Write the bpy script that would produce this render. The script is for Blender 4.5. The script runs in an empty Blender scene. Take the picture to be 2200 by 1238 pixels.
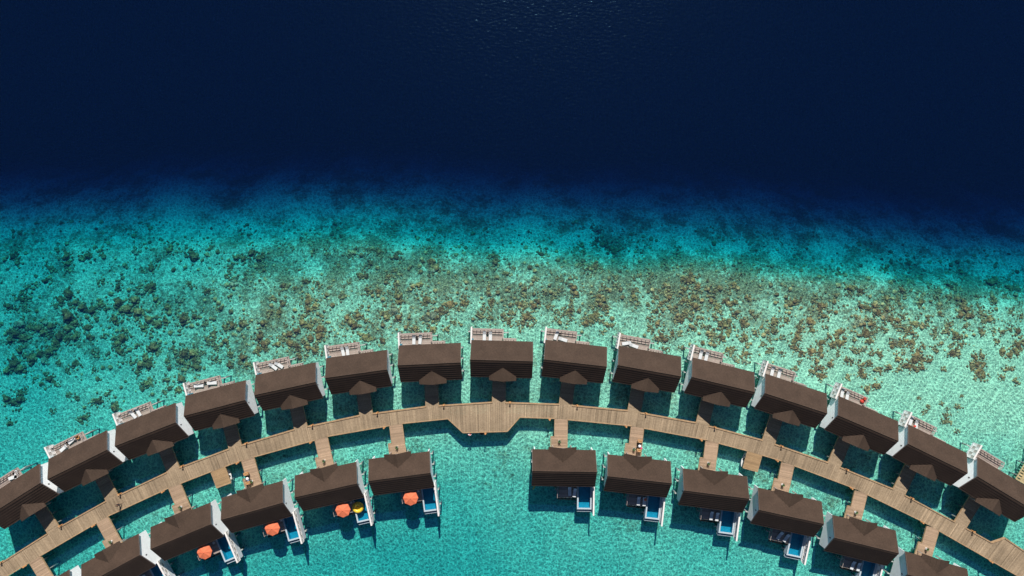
import bpy, bmesh, math, random
from mathutils import Vector, Matrix, noise

random.seed(7)
SC = bpy.context.scene
COL = SC.collection
R = math.radians

# ------------------------------------------------------------------ camera, sky, sun, exposure
CAM_Z = 149.0
FPX = 1470.0
cam_data = bpy.data.cameras.new("camera")
cam = bpy.data.objects.new("camera", cam_data)
COL.objects.link(cam)
cam.location = (0, 0, CAM_Z)
cam.rotation_euler = (0, 0, 0)
cam_data.sensor_width = 36.0
cam_data.lens = 36.0 * FPX / 2200.0
cam_data.clip_start = 0.5
cam_data.clip_end = 12000
SC.camera = cam

SUN_DIR = Vector((-0.06, -1.0, -0.90)).normalized()      # direction the light travels
sun_el = math.asin(-SUN_DIR.z)
sun_az = math.atan2(-SUN_DIR.x, -SUN_DIR.y)              # from +Y, clockwise positive to +X
w = bpy.data.worlds.new("World")
SC.world = w
w.use_nodes = True
nt = w.node_tree
nt.nodes.clear()
sky = nt.nodes.new("ShaderNodeTexSky")
sky.sky_type = 'NISHITA'
sky.sun_disc = False
sky.sun_elevation = sun_el
sky.sun_rotation = sun_az
sky.air_density = 0.55
sky.dust_density = 0.2
sky.ozone_density = 1.5
bg = nt.nodes.new("ShaderNodeBackground")
bg.inputs[1].default_value = 0.058
out = nt.nodes.new("ShaderNodeOutputWorld")
nt.links.new(sky.outputs[0], bg.inputs[0])
nt.links.new(bg.outputs[0], out.inputs[0])

sd = bpy.data.lights.new("sun", 'SUN')
sd.energy = 4.8
sd.angle = R(0.53)
sd.color = (1.0, 0.95, 0.88)
so = bpy.data.objects.new("sun", sd)
COL.objects.link(so)
so.rotation_euler = SUN_DIR.to_track_quat('-Z', 'Y').to_euler()
so.location = (0, 60, 90)

SC.render.engine = 'CYCLES'
SC.view_settings.view_transform = 'Standard'
SC.view_settings.look = 'None'
SC.view_settings.exposure = 0.3
SC.view_settings.gamma = 1.0
SC.cycles.transparent_max_bounces = 24
SC.cycles.max_bounces = 8

# ------------------------------------------------------------------ helpers
def W(px, py, z):
    s = FPX / (CAM_Z - z)
    return Vector(((px - 1100) / s, -(py - 619) / s, z))

def tag(o, label=None, cat=None, group=None, kind=None):
    if label: o['label'] = label
    if cat: o['category'] = cat
    if group: o['group'] = group
    if kind: o['kind'] = kind
    return o

def empty(name, loc=(0, 0, 0), rz=0.0, sx=1.0):
    o = bpy.data.objects.new(name, None)
    o.empty_display_size = 0.3
    o.location = loc
    o.rotation_euler = (0, 0, rz)
    o.scale = (sx, 1, 1)
    COL.objects.link(o)
    return o

class MB:
    def __init__(self):
        self.v = []; self.f = []; self.c = []
    def quadbox(self, lo, hi, rz=0.0, pivot=None, col=1.0):
        x0, y0, z0 = lo; x1, y1, z1 = hi
        pts = [(x0,y0,z0),(x1,y0,z0),(x1,y1,z0),(x0,y1,z0),(x0,y0,z1),(x1,y0,z1),(x1,y1,z1),(x0,y1,z1)]
        if rz:
            cx, cy = pivot if pivot else ((x0+x1)/2, (y0+y1)/2)
            c, s = math.cos(rz), math.sin(rz)
            pts = [(cx+(x-cx)*c-(y-cy)*s, cy+(x-cx)*s+(y-cy)*c, z) for x, y, z in pts]
        self.hexa(pts, col)
        return self
    def hexa(self, p, col=1.0):
        n = len(self.v)
        self.v += [tuple(q) for q in p]
        fs = [(0,3,2,1),(4,5,6,7),(0,1,5,4),(1,2,6,5),(2,3,7,6),(3,0,4,7)]
        self.f += [tuple(n+i for i in f) for f in fs]
        self.c += [col]*6
    def beam(self, a, b, wd, h=None, col=1.0):
        a = Vector(a); b = Vector(b); h = h or wd
        d = (b-a).normalized()
        up = Vector((0,0,1)) if abs(d.z) < 0.95 else Vector((0,1,0))
        s = d.cross(up).normalized()*wd/2
        u = s.cross(d).normalized()*h/2
        pts = [a-s-u, a+s-u, b+s-u, b-s-u, a-s+u, a+s+u, b+s+u, b-s+u]
        self.hexa(pts, col)
    def cyl(self, a, b, r0, r1=None, n=10, col=1.0):
        a = Vector(a); b = Vector(b); r1 = r0 if r1 is None else r1
        d = (b-a).normalized()
        up = Vector((0,0,1)) if abs(d.z) < 0.95 else Vector((0,1,0))
        s = d.cross(up).normalized(); u = s.cross(d).normalized()
        m = len(self.v)
        for c, r in ((a, r0), (b, r1)):
            for i in range(n):
                t = 2*math.pi*i/n
                self.v.append(tuple(c + s*math.cos(t)*r + u*math.sin(t)*r))
        for i in range(n):
            j = (i+1) % n
            self.f.append((m+i, m+j, m+n+j, m+n+i)); self.c.append(col)
        self.f.append(tuple(m+i for i in range(n-1, -1, -1))); self.c.append(col)
        self.f.append(tuple(m+n+i for i in range(n))); self.c.append(col)
    def lathe(self, prof, c=(0,0,0), n=16, col=1.0, close=False):
        m = len(self.v); k = len(prof)
        for r, z in prof:
            for i in range(n):
                t = 2*math.pi*i/n
                self.v.append((c[0]+r*math.cos(t), c[1]+r*math.sin(t), c[2]+z))
        for a in range(k-1):
            for i in range(n):
                j = (i+1) % n
                self.f.append((m+a*n+i, m+a*n+j, m+(a+1)*n+j, m+(a+1)*n+i)); self.c.append(col)
        if close:
            self.f.append(tuple(m+i for i in range(n-1, -1, -1))); self.c.append(col)
            self.f.append(tuple(m+(k-1)*n+i for i in range(n))); self.c.append(col)
    def torus(self, c, R0, r0, n=24, m_=10, mat=None, col=1.0, a0=0.0, a1=2*math.pi):
        mat = mat or Matrix.Identity(3)
        base = len(self.v); c = Vector(c)
        full = abs(a1-a0-2*math.pi) < 1e-6
        cnt = n if full else n+1
        for i in range(cnt):
            t = a0+(a1-a0)*i/n
            for j in range(m_):
                p = 2*math.pi*j/m_
                q = Vector(((R0+r0*math.cos(p))*math.cos(t), (R0+r0*math.cos(p))*math.sin(t), r0*math.sin(p)))
                self.v.append(tuple(c + mat @ q))
        for i in range(n):
            k = (i+1) % cnt if full else i+1
            for j in range(m_):
                l = (j+1) % m_
                self.f.append((base+i*m_+j, base+k*m_+j, base+k*m_+l, base+i*m_+l)); self.c.append(col)
    def ell(self, c, rx, ry, rz, nu=14, nv=8, col=1.0, mat=None, squash=1.0):
        base = len(self.v); c = Vector(c)
        mat = mat or Matrix.Identity(3)
        for a in range(nv+1):
            th = math.pi*a/nv
            for i in range(nu):
                t = 2*math.pi*i/nu
                q = Vector((rx*math.sin(th)*math.cos(t), ry*math.sin(th)*math.sin(t), rz*math.cos(th)))
                self.v.append(tuple(c + mat @ q))
        for a in range(nv):
            for i in range(nu):
                j = (i+1) % nu
                self.f.append((base+a*nu+i, base+(a+1)*nu+i, base+(a+1)*nu+j, base+a*nu+j)); self.c.append(col)
    def poly(self, pts, col=1.0):
        n = len(self.v); self.v += [tuple(p) for p in pts]
        self.f.append(tuple(range(n, n+len(pts)))); self.c.append(col)
    def prism(self, pts, axis_vec, col=1.0):
        n = len(self.v); k = len(pts); a = Vector(axis_vec)
        self.v += [tuple(p) for p in pts] + [tuple(Vector(p)+a) for p in pts]
        self.f.append(tuple(n+i for i in range(k-1, -1, -1))); self.f.append(tuple(n+k+i for i in range(k)))
        self.c += [col, col]
        for i in range(k):
            j = (i+1) % k
            self.f.append((n+i, n+j, n+k+j, n+k+i)); self.c.append(col)
    def build(self, name, mat, parent=None, smooth=False, bevel=0.0, colors=False):
        me = bpy.data.meshes.new(name)
        me.from_pydata(self.v, [], self.f)
        me.update()
        bm = bmesh.new(); bm.from_mesh(me)
        bmesh.ops.recalc_face_normals(bm, faces=bm.faces)
        bm.to_mesh(me); bm.free()
        if colors:
            at = me.attributes.new("tone", 'FLOAT', 'FACE')
            at.data.foreach_set("value", self.c)
        me.materials.append(mat)
        if smooth:
            me.polygons.foreach_set("use_smooth", [True]*len(me.polygons))
        o = bpy.data.objects.new(name, me)
        COL.objects.link(o)
        if parent: o.parent = parent
        if bevel:
            b = o.modifiers.new("bevel", 'BEVEL'); b.width = bevel; b.segments = 2; b.limit_method = 'ANGLE'
        return o

def copy_tree(o, parent=None):
    c = o.copy(); COL.objects.link(c)
    if parent is not None: c.parent = parent
    for ch in list(o.children):
        copy_tree(ch, c)
    return c

# ------------------------------------------------------------------ materials
def new_mat(name):
    m = bpy.data.materials.new(name); m.use_nodes = True
    n = m.node_tree; n.nodes.clear()
    o = n.nodes.new("ShaderNodeOutputMaterial")
    return m, n, o

def N(nt, typ, **kw):
    n = nt.nodes.new(typ)
    for k, v in kw.items():
        if k.startswith('i_'):
            key = k[2:]
            key = int(key) if key.isdigit() else key.replace('_', ' ')
            n.inputs[key].default_value = v
        else:
            setattr(n, k, v)
    return n

def L(nt, a, b): nt.links.new(a, b)

def mixcol(nt, fac, a, b, blend='MIX'):
    m = nt.nodes.new("ShaderNodeMix"); m.data_type = 'RGBA'; m.blend_type = blend
    for sock, val in ((m.inputs[0], fac), (m.inputs[6], a), (m.inputs[7], b)):
        if isinstance(val, (int, float)): sock.default_value = val
        elif isinstance(val, tuple): sock.default_value = (*val, 1) if len(val) == 3 else val
        else: nt.links.new(val, sock)
    return m.outputs[2]

def simple(name, col, rough=0.6, var=0.15, scale=3.0, bump=0.0, stretch=(1,1,1), metal=0.0, spec=0.4, detail=5, rnd=0.0):
    m, n, o = new_mat(name)
    p = N(n, "ShaderNodeBsdfPrincipled"); p.inputs['Roughness'].default_value = rough
    p.inputs['Metallic'].default_value = metal
    p.inputs['Specular IOR Level'].default_value = spec
    tc = N(n, "ShaderNodeTexCoord"); mp = N(n, "ShaderNodeMapping"); mp.inputs['Scale'].default_value = stretch
    L(n, tc.outputs['Object'], mp.inputs[0])
    nz = N(n, "ShaderNodeTexNoise"); nz.inputs['Scale'].default_value = scale; nz.inputs['Detail'].default_value = detail
    L(n, mp.outputs[0], nz.inputs['Vector'])
    mr = N(n, "ShaderNodeMapRange"); mr.inputs[1].default_value = 0.3; mr.inputs[2].default_value = 0.7
    mr.inputs[3].default_value = 1-var; mr.inputs[4].default_value = 1+var
    L(n, nz.outputs[0], mr.inputs[0])
    c = mixcol(n, 1.0, col, mr.outputs[0], 'MULTIPLY')
    if rnd:
        oi = N(n, "ShaderNodeObjectInfo"); r2 = N(n, "ShaderNodeMapRange")
        r2.inputs[3].default_value = 1-rnd; r2.inputs[4].default_value = 1+rnd
        L(n, oi.outputs['Random'], r2.inputs[0]); c = mixcol(n, 1.0, c, r2.outputs[0], 'MULTIPLY')
        wn = N(n, "ShaderNodeTexNoise"); wn.inputs['Scale'].default_value = 0.45; wn.inputs['Detail'].default_value = 4
        wn.noise_dimensions = '4D'; ml = N(n, "ShaderNodeMath", operation='MULTIPLY'); ml.inputs[1].default_value = 50
        L(n, oi.outputs['Random'], ml.inputs[0]); L(n, ml.outputs[0], wn.inputs['W']); L(n, tc.outputs['Object'], wn.inputs['Vector'])
        r3 = N(n, "ShaderNodeMapRange"); r3.inputs[1].default_value = 0.3; r3.inputs[2].default_value = 0.7
        r3.inputs[3].default_value = 0.86; r3.inputs[4].default_value = 1.16
        L(n, wn.outputs[0], r3.inputs[0]); c = mixcol(n, 1.0, c, r3.outputs[0], 'MULTIPLY')
    L(n, c, p.inputs['Base Color'])
    if bump:
        b = N(n, "ShaderNodeBump"); b.inputs['Strength'].default_value = bump; b.inputs['Distance'].default_value = 0.05
        L(n, nz.outputs[0], b.inputs['Height']); L(n, b.outputs[0], p.inputs['Normal'])
    L(n, p.outputs[0], o.inputs[0])
    return m

def wood(name, colA, colB, stretch, use_tone=True, rough=0.75, grey=0.5, tone_amt=0.35):
    """weathered timber; tone attribute varies each plank."""
    m, n, o = new_mat(name)
    p = N(n, "ShaderNodeBsdfPrincipled"); p.inputs['Roughness'].default_value = rough
    p.inputs['Specular IOR Level'].default_value = 0.25
    tc = N(n, "ShaderNodeTexCoord"); mp = N(n, "ShaderNodeMapping"); mp.inputs['Scale'].default_value = stretch
    L(n, tc.outputs['Object'], mp.inputs[0])
    nz = N(n, "ShaderNodeTexNoise"); nz.inputs['Scale'].default_value = 3.0; nz.inputs['Detail'].default_value = 6
    L(n, mp.outputs[0], nz.inputs['Vector'])
    nb = N(n, "ShaderNodeTexNoise"); nb.inputs['Scale'].default_value = 0.25; nb.inputs['Detail'].default_value = 5
    L(n, tc.outputs['Object'], nb.inputs['Vector'])
    mr = N(n, "ShaderNodeMapRange"); mr.inputs[1].default_value = 0.35; mr.inputs[2].default_value = 0.65
    L(n, nz.outputs[0], mr.inputs[0])
    c = mixcol(n, mr.outputs[0], colA, colB)
    mb = N(n, "ShaderNodeMapRange"); mb.inputs[1].default_value = 0.3; mb.inputs[2].default_value = 0.7
    mb.inputs[3].default_value = 0.82; mb.inputs[4].default_value = 1.16
    L(n, nb.outputs[0], mb.inputs[0])
    c = mixcol(n, 1.0, c, mb.outputs[0], 'MULTIPLY')
    if use_tone:
        at = N(n, "ShaderNodeAttribute", attribute_name="tone")
        c = mixcol(n, 1.0, c, at.outputs['Fac'], 'MULTIPLY')
    L(n, c, p.inputs['Base Color'])
    L(n, p.outputs[0], o.inputs[0])
    return m

M = {}
M['roof'] = simple('roof_shingle', (0.060, 0.039, 0.028), 0.85, 0.34, 3.2, 0.35, (1.2, 4, 4), spec=0.2, detail=9, rnd=0.06)
M['porch'] = simple('porch_shingle', (0.060, 0.040, 0.029), 0.85, 0.34, 3.2, 0.35, (4, 1.2, 4), spec=0.2, detail=9, rnd=0.06)
M['white'] = simple('white_render', (0.88, 0.89, 0.90), 0.7, 0.05, 1.2)
M['screenwhite'] = simple('white_timber', (0.80, 0.77, 0.74), 0.6, 0.06, 4)
M['louver'] = simple('beige_louvre', (0.42, 0.38, 0.34), 0.7, 0.18, 6, 0.2, (1, 1, 14))
M['walk'] = wood('boardwalk_timber', (0.275, 0.203, 0.130), (0.355, 0.268, 0.178), (1.2, 1.2, 1.2))
M['walk2'] = wood('walkway_timber', (0.31, 0.215, 0.14), (0.41, 0.29, 0.20), (0.6, 4, 1))
M['walk3'] = wood('landing_timber', (0.31, 0.20, 0.105), (0.40, 0.27, 0.15), (0.5, 5, 1))
M['deck'] = wood('deck_timber', (0.30, 0.235, 0.205), (0.44, 0.36, 0.32), (0.6, 5, 1))
M['trim'] = simple('edge_timber', (0.42, 0.28, 0.16), 0.6, 0.2, 1.5)
M['post'] = simple('varnished_post', (0.60, 0.30, 0.12), 0.5, 0.15, 5)
M['rail'] = simple('weathered_rail', (0.42, 0.35, 0.32), 0.6, 0.15, 5)
M['darkrail'] = simple('dark_rail', (0.12, 0.09, 0.08), 0.6, 0.15, 5)
M['pile'] = simple('concrete_pile', (0.22, 0.23, 0.21), 0.85, 0.2, 2, 0.2)
M['beam'] = simple('pale_beam', (0.42, 0.45, 0.43), 0.7, 0.1, 2)
M['fabric'] = simple('pale_cushion', (0.66, 0.69, 0.70), 0.85, 0.06, 6)
M['framegrey'] = simple('lounger_frame', (0.30, 0.27, 0.25), 0.5, 0.1, 6)
M['dark'] = simple('dark_metal', (0.03, 0.028, 0.027), 0.5, 0.1, 4)
M['vent'] = simple('vent_metal', (0.06, 0.06, 0.06), 0.5, 0.1, 4)
M['orange'] = simple('orange_canvas', (0.74, 0.185, 0.085), 0.8, 0.07, 2.0)
M['red'] = simple('red_fabric', (0.62, 0.07, 0.045), 0.7, 0.1, 5)
M['yellow'] = simple('yellow_vinyl', (0.85, 0.60, 0.05), 0.3, 0.05, 3, spec=0.6)
M['wicker'] = simple('tan_wicker', (0.50, 0.24, 0.08), 0.7, 0.3, 12, 0.4)
M['linen'] = simple('white_linen', (0.80, 0.80, 0.82), 0.8, 0.06, 6)
M['pink'] = simple('pink_cloth', (0.65, 0.08, 0.20), 0.8, 0.1, 6)
M['blue'] = simple('blue_cloth', (0.18, 0.28, 0.50), 0.8, 0.1, 6)
M['pooltile'] = simple('pool_tile', (0.012, 0.26, 0.38), 0.3, 0.18, 3.5, spec=0.5)
M['coping'] = simple('pool_coping', (0.46, 0.55, 0.60), 0.5, 0.22, 7)
M['shell'] = simple('pool_shell', (0.62, 0.66, 0.67), 0.7, 0.1, 1.5)
M['glass'] = simple('window_glass', (0.02, 0.03, 0.035), 0.08, 0.05, 1, spec=0.7)
M['door'] = simple('timber_door', (0.16, 0.09, 0.05), 0.5, 0.2, 3)
M['leaf'] = simple('plant_leaf', (0.05, 0.11, 0.03), 0.6, 0.3, 9)
M['skin'] = simple('skin', (0.30, 0.16, 0.10), 0.6, 0.05, 5)
M['cloth'] = simple('dark_clothing', (0.035, 0.030, 0.033), 0.8, 0.1, 5)
M['hair'] = simple('black_hair', (0.012, 0.010, 0.009), 0.6, 0.1, 8)
M['hull'] = simple('white_hull', (0.72, 0.73, 0.72), 0.35, 0.06, 3)
M['yellowwood'] = wood('new_timber', (0.40, 0.31, 0.16), (0.50, 0.40, 0.23), (0.5, 4, 1))
M['teal'] = simple('teal_panel', (0.02, 0.25, 0.35), 0.5, 0.1, 5)

# coral
def coral_mat(name, a, b, c):
    m, n, o = new_mat(name)
    p = N(n, "ShaderNodeBsdfPrincipled"); p.inputs['Roughness'].default_value = 0.9; p.inputs['Specular IOR Level'].default_value = 0.1
    tc = N(n, "ShaderNodeTexCoord")
    oi = N(n, "ShaderNodeObjectInfo")
    nz = N(n, "ShaderNodeTexNoise"); nz.inputs['Scale'].default_value = 2.6; nz.inputs['Detail'].default_value = 6
    L(n, tc.outputs['Object'], nz.inputs['Vector'])
    vo = N(n, "ShaderNodeTexVoronoi"); vo.inputs['Scale'].default_value = 4.5
    L(n, tc.outputs['Object'], vo.inputs['Vector'])
    mr = N(n, "ShaderNodeMapRange"); mr.inputs[1].default_value = 0.38; mr.inputs[2].default_value = 0.62
    L(n, nz.outputs[0], mr.inputs[0])
    col = mixcol(n, mr.outputs[0], a, b)
    mv = N(n, "ShaderNodeMapRange"); mv.inputs[1].default_value = 0.05; mv.inputs[2].default_value = 0.35
    mv.inputs[3].default_value = 1.0; mv.inputs[4].default_value = 0.0
    L(n, vo.outputs['Distance'], mv.inputs[0])
    mm = N(n, "ShaderNodeMath", operation='MULTIPLY'); mm.inputs[1].default_value = 0.4
    L(n, mv.outputs[0], mm.inputs[0])
    col = mixcol(n, mm.outputs[0], col, c)
    mo = N(n, "ShaderNodeMapRange"); mo.inputs[3].default_value = 0.7; mo.inputs[4].default_value = 1.35
    L(n, oi.outputs['Random'], mo.inputs[0])
    col = mixcol(n, 1.0, col, mo.outputs[0], 'MULTIPLY')
    L(n, col, p.inputs['Base Color'])
    b_ = N(n, "ShaderNodeBump"); b_.inputs['Strength'].default_value = 0.8; b_.inputs['Distance'].default_value = 0.1
    L(n, vo.outputs['Distance'], b_.inputs['Height']); L(n, b_.outputs[0], p.inputs['Normal'])
    L(n, p.outputs[0], o.inputs[0])
    return m
M['coral_brown'] = coral_mat('brown_coral', (0.17, 0.090, 0.030), (0.34, 0.200, 0.074), (0.60, 0.42, 0.19))
M['coral_olive'] = coral_mat('olive_coral', (0.18, 0.112, 0.038), (0.36, 0.245, 0.088), (0.62, 0.48, 0.22))
M['coral_pale'] = coral_mat('pale_coral', (0.26, 0.22, 0.12), (0.42, 0.37, 0.22), (0.62, 0.58, 0.40))

# seabed
def seabed_mat():
    m, n, o = new_mat('reef_sand')
    p = N(n, "ShaderNodeBsdfPrincipled"); p.inputs['Roughness'].default_value = 0.95; p.inputs['Specular IOR Level'].default_value = 0.05
    tc = N(n, "ShaderNodeTexCoord")
    at = N(n, "ShaderNodeAttribute", attribute_name="rubble")
    def nz(sc, det, rough=0.55):
        t = N(n, "ShaderNodeTexNoise"); t.inputs['Scale'].default_value = sc; t.inputs['Detail'].default_value = det
        t.inputs['Roughness'].default_value = rough
        L(n, tc.outputs['Object'], t.inputs['Vector']); return t.outputs[0]
    n1 = nz(0.16, 4, 0.6); n2 = nz(1.1, 6, 0.75); n3 = nz(3.4, 4, 0.6)
    # patchiness = rubble + (n1-.5)*a + (n2-.5)*b
    def math_(op, a, b=None, c=None):
        k = N(n, "ShaderNodeMath", operation=op)
        for i, v in enumerate((a, b, c)):
            if v is None: continue
            if isinstance(v, (int, float)): k.inputs[i].default_value = v
            else: L(n, v, k.inputs[i])
        return k.outputs[0]
    s = math_('MULTIPLY_ADD', math_('SUBTRACT', n1, 0.5), 1.5, at.outputs['Fac'])
    s = math_('MULTIPLY_ADD', math_('SUBTRACT', n2, 0.5), 1.6, s)
    mr = N(n, "ShaderNodeMapRange"); mr.interpolation_type = 'SMOOTHSTEP'
    mr.inputs[1].default_value = 0.30; mr.inputs[2].default_value = 0.80
    L(n, s, mr.inputs[0])
    sand = mixcol(n, n3, (0.46, 0.565, 0.375), (0.60, 0.715, 0.48))
    v = N(n, "ShaderNodeMapRange"); v.inputs[1].default_value = 0.35; v.inputs[2].default_value = 0.65
    L(n, n3, v.inputs[0])
    rub = mixcol(n, v.outputs[0], (0.16, 0.120, 0.055), (0.40, 0.325, 0.175))
    c = mixcol(n, mr.outputs[0], sand, rub)
    L(n, c, p.inputs['Base Color'])
    # added net of bumps on the sand, shaped to imitate caustic light
    wn = N(n, "ShaderNodeTexNoise"); wn.inputs['Scale'].default_value = 0.8; wn.inputs['Detail'].default_value = 3
    L(n, tc.outputs['Object'], wn.inputs['Vector'])
    sc = N(n, "ShaderNodeVectorMath", operation='SCALE'); sc.inputs['Scale'].default_value = 1.3
    L(n, wn.outputs['Color'], sc.inputs[0])
    ad = N(n, "ShaderNodeVectorMath", operation='ADD'); L(n, tc.outputs['Object'], ad.inputs[0]); L(n, sc.outputs[0], ad.inputs[1])
    v1 = N(n, "ShaderNodeTexVoronoi"); v1.feature = 'SMOOTH_F1'; v1.inputs['Scale'].default_value = 1.15; v1.inputs['Smoothness'].default_value = 0.35
    L(n, ad.outputs[0], v1.inputs['Vector'])
    v2 = N(n, "ShaderNodeTexVoronoi"); v2.feature = 'F1'; v2.inputs['Scale'].default_value = 2.4
    L(n, ad.outputs[0], v2.inputs['Vector'])
    hh = math_('MULTIPLY_ADD', v2.outputs['Distance'], 0.35, v1.outputs['Distance'])
    hh = math_('MULTIPLY_ADD', n2, 0.25, hh)
    b_ = N(n, "ShaderNodeBump"); b_.inputs['Strength'].default_value = 1.0; b_.inputs['Distance'].default_value = 0.18
    L(n, hh, b_.inputs['Height']); L(n, b_.outputs[0], p.inputs['Normal'])
    L(n, p.outputs[0], o.inputs[0])
    return m
M['seabed'] = seabed_mat()

# sea water: rippled transparent surface with painted caustics over an absorbing body
ABS = (0.46, 0.100, 0.060)
def water_mat():
    m, n, o = new_mat('sea_water')
    tc = N(n, "ShaderNodeTexCoord")
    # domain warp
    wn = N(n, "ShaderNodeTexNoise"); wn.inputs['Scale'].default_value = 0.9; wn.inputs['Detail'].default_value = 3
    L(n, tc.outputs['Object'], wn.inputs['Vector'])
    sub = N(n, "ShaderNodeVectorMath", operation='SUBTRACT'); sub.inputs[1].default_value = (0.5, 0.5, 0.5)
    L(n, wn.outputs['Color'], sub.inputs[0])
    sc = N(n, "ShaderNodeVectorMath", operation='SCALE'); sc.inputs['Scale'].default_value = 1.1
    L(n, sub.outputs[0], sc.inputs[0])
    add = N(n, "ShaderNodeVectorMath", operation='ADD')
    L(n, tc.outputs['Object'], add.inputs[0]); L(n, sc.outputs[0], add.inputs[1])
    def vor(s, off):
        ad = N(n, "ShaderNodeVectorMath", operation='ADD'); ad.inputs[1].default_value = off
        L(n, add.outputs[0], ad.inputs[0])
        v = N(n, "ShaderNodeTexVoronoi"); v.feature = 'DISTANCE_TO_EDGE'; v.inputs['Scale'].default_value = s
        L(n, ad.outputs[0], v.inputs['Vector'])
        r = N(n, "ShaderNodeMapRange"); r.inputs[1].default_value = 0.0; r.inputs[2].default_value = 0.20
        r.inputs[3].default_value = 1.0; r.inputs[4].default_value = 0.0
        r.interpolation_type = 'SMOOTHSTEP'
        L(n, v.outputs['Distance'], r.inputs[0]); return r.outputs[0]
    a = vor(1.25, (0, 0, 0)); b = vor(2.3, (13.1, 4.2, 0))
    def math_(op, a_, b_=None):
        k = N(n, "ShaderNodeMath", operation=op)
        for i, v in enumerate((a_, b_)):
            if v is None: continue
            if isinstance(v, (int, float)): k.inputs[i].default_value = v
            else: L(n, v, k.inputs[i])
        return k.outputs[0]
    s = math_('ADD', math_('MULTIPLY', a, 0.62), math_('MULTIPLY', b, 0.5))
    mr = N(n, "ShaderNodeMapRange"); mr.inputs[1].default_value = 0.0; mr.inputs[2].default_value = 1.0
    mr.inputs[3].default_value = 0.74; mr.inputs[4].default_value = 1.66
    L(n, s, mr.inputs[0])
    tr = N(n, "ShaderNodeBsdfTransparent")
    L(n, mr.outputs[0], tr.inputs['Color'])  # bright caustic net of sunlight painted into the transmission colour
    # surface waves
    wv = N(n, "ShaderNodeTexNoise"); wv.inputs['Scale'].default_value = 1.5; wv.inputs['Detail'].default_value = 4; wv.inputs['Roughness'].default_value = 0.5
    mp = N(n, "ShaderNodeMapping"); mp.inputs['Scale'].default_value = (0.6, 1.3, 1); mp.inputs['Rotation'].default_value = (0, 0, 0.35)
    L(n, tc.outputs['Object'], mp.inputs[0]); L(n, mp.outputs[0], wv.inputs['Vector'])
    bp = N(n, "ShaderNodeBump"); bp.inputs['Strength'].default_value = 1.0; bp.inputs['Distance'].default_value = 0.08
    L(n, wv.outputs[0], bp.inputs['Height'])
    gl = N(n, "ShaderNodeBsdfGlossy"); gl.inputs['Roughness'].default_value = 0.17; gl.inputs['Color'].default_value = (0.35, 0.75, 1, 1)
    L(n, bp.outputs[0], gl.inputs['Normal'])
    fr = N(n, "ShaderNodeFresnel"); fr.inputs['IOR'].default_value = 1.33
    mx = N(n, "ShaderNodeMixShader")
    L(n, fr.outputs[0], mx.inputs[0]); L(n, tr.outputs[0], mx.inputs[1]); L(n, gl.outputs[0], mx.inputs[2])
    df = N(n, "ShaderNodeBsdfDiffuse"); df.inputs['Color'].default_value = (0.0010, 0.0056, 0.025, 1)
    ad2 = N(n, "ShaderNodeAddShader")
    L(n, mx.outputs[0], ad2.inputs[0]); L(n, df.outputs[0], ad2.inputs[1])
    L(n, ad2.outputs[0], o.inputs[0])
    va = N(n, "ShaderNodeVolumeAbsorption"); va.inputs['Density'].default_value = 1.5
    va.inputs['Color'].default_value = (1-ABS[0]/1.5, 1-ABS[1]/1.5, 1-ABS[2]/1.5, 1)
    L(n, va.outputs[0], o.inputs['Volume'])
    return m
M['sea'] = water_mat()

def poolwater_mat():
    m, n, o = new_mat('pool_water')
    tc = N(n, "ShaderNodeTexCoord")
    nz = N(n, "ShaderNodeTexNoise"); nz.inputs['Scale'].default_value = 2.0; nz.inputs['Detail'].default_value = 3
    L(n, tc.outputs['Object'], nz.inputs['Vector'])
    bp = N(n, "ShaderNodeBump"); bp.inputs['Strength'].default_value = 0.4; bp.inputs['Distance'].default_value = 0.05
    L(n, nz.outputs[0], bp.inputs['Height'])
    tr = N(n, "ShaderNodeBsdfTransparent"); tr.inputs['Color'].default_value = (0.75, 0.95, 1.0, 1)
    gl = N(n, "ShaderNodeBsdfGlossy"); gl.inputs['Roughness'].default_value = 0.05
    L(n, bp.outputs[0], gl.inputs['Normal'])
    fr = N(n, "ShaderNodeFresnel"); fr.inputs['IOR'].default_value = 1.33
    mx = N(n, "ShaderNodeMixShader")
    L(n, fr.outputs[0], mx.inputs[0]); L(n, tr.outputs[0], mx.inputs[1]); L(n, gl.outputs[0], mx.inputs[2])
    L(n, mx.outputs[0], o.inputs[0])
    return m
M['poolwater'] = poolwater_mat()

# ------------------------------------------------------------------ seabed and sea
def interp(xs, ys, x):
    if x <= xs[0]: return ys[0]
    for i in range(len(xs)-1):
        if x <= xs[i+1]:
            t = (x-xs[i])/(xs[i+1]-xs[i]); t = t*t*(3-2*t)*0.5+t*0.5
            return ys[i]*(1-t)+ys[i+1]*t
    return ys[-1]
GX = [0, 300, 600, 900, 1200, 1500, 1800, 2200]
GY = [560, 620, 680, 740, 800, 860, 920, 1000, 1100, 1238]
DEPTH = [[3.9,3.4,3.2,3.1,3.0,2.9,2.7,2.5,2.2,2.0],
         [3.1,2.4,2.1,2.1,2.0,1.8,1.6,1.4,1.4,2.3],
         [2.4,1.3,1.0,.95,1.0,1.0,1.1,1.1,1.4,2.5],
         [1.7,.95,.85,.85,.9,.9,1.1,1.6,2.4,2.9],
         [1.6,.95,.85,.85,.8,.9,1.0,1.3,1.9,2.3],
         [1.6,.9,.8,.75,.75,.8,.9,1.1,1.4,2.0],
         [2.8,1.1,.7,.65,.65,.7,.85,1.0,1.2,1.4],
         [4.4,2.2,1.0,.8,.7,.65,.65,1.0,1.2,1.3]]
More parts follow.
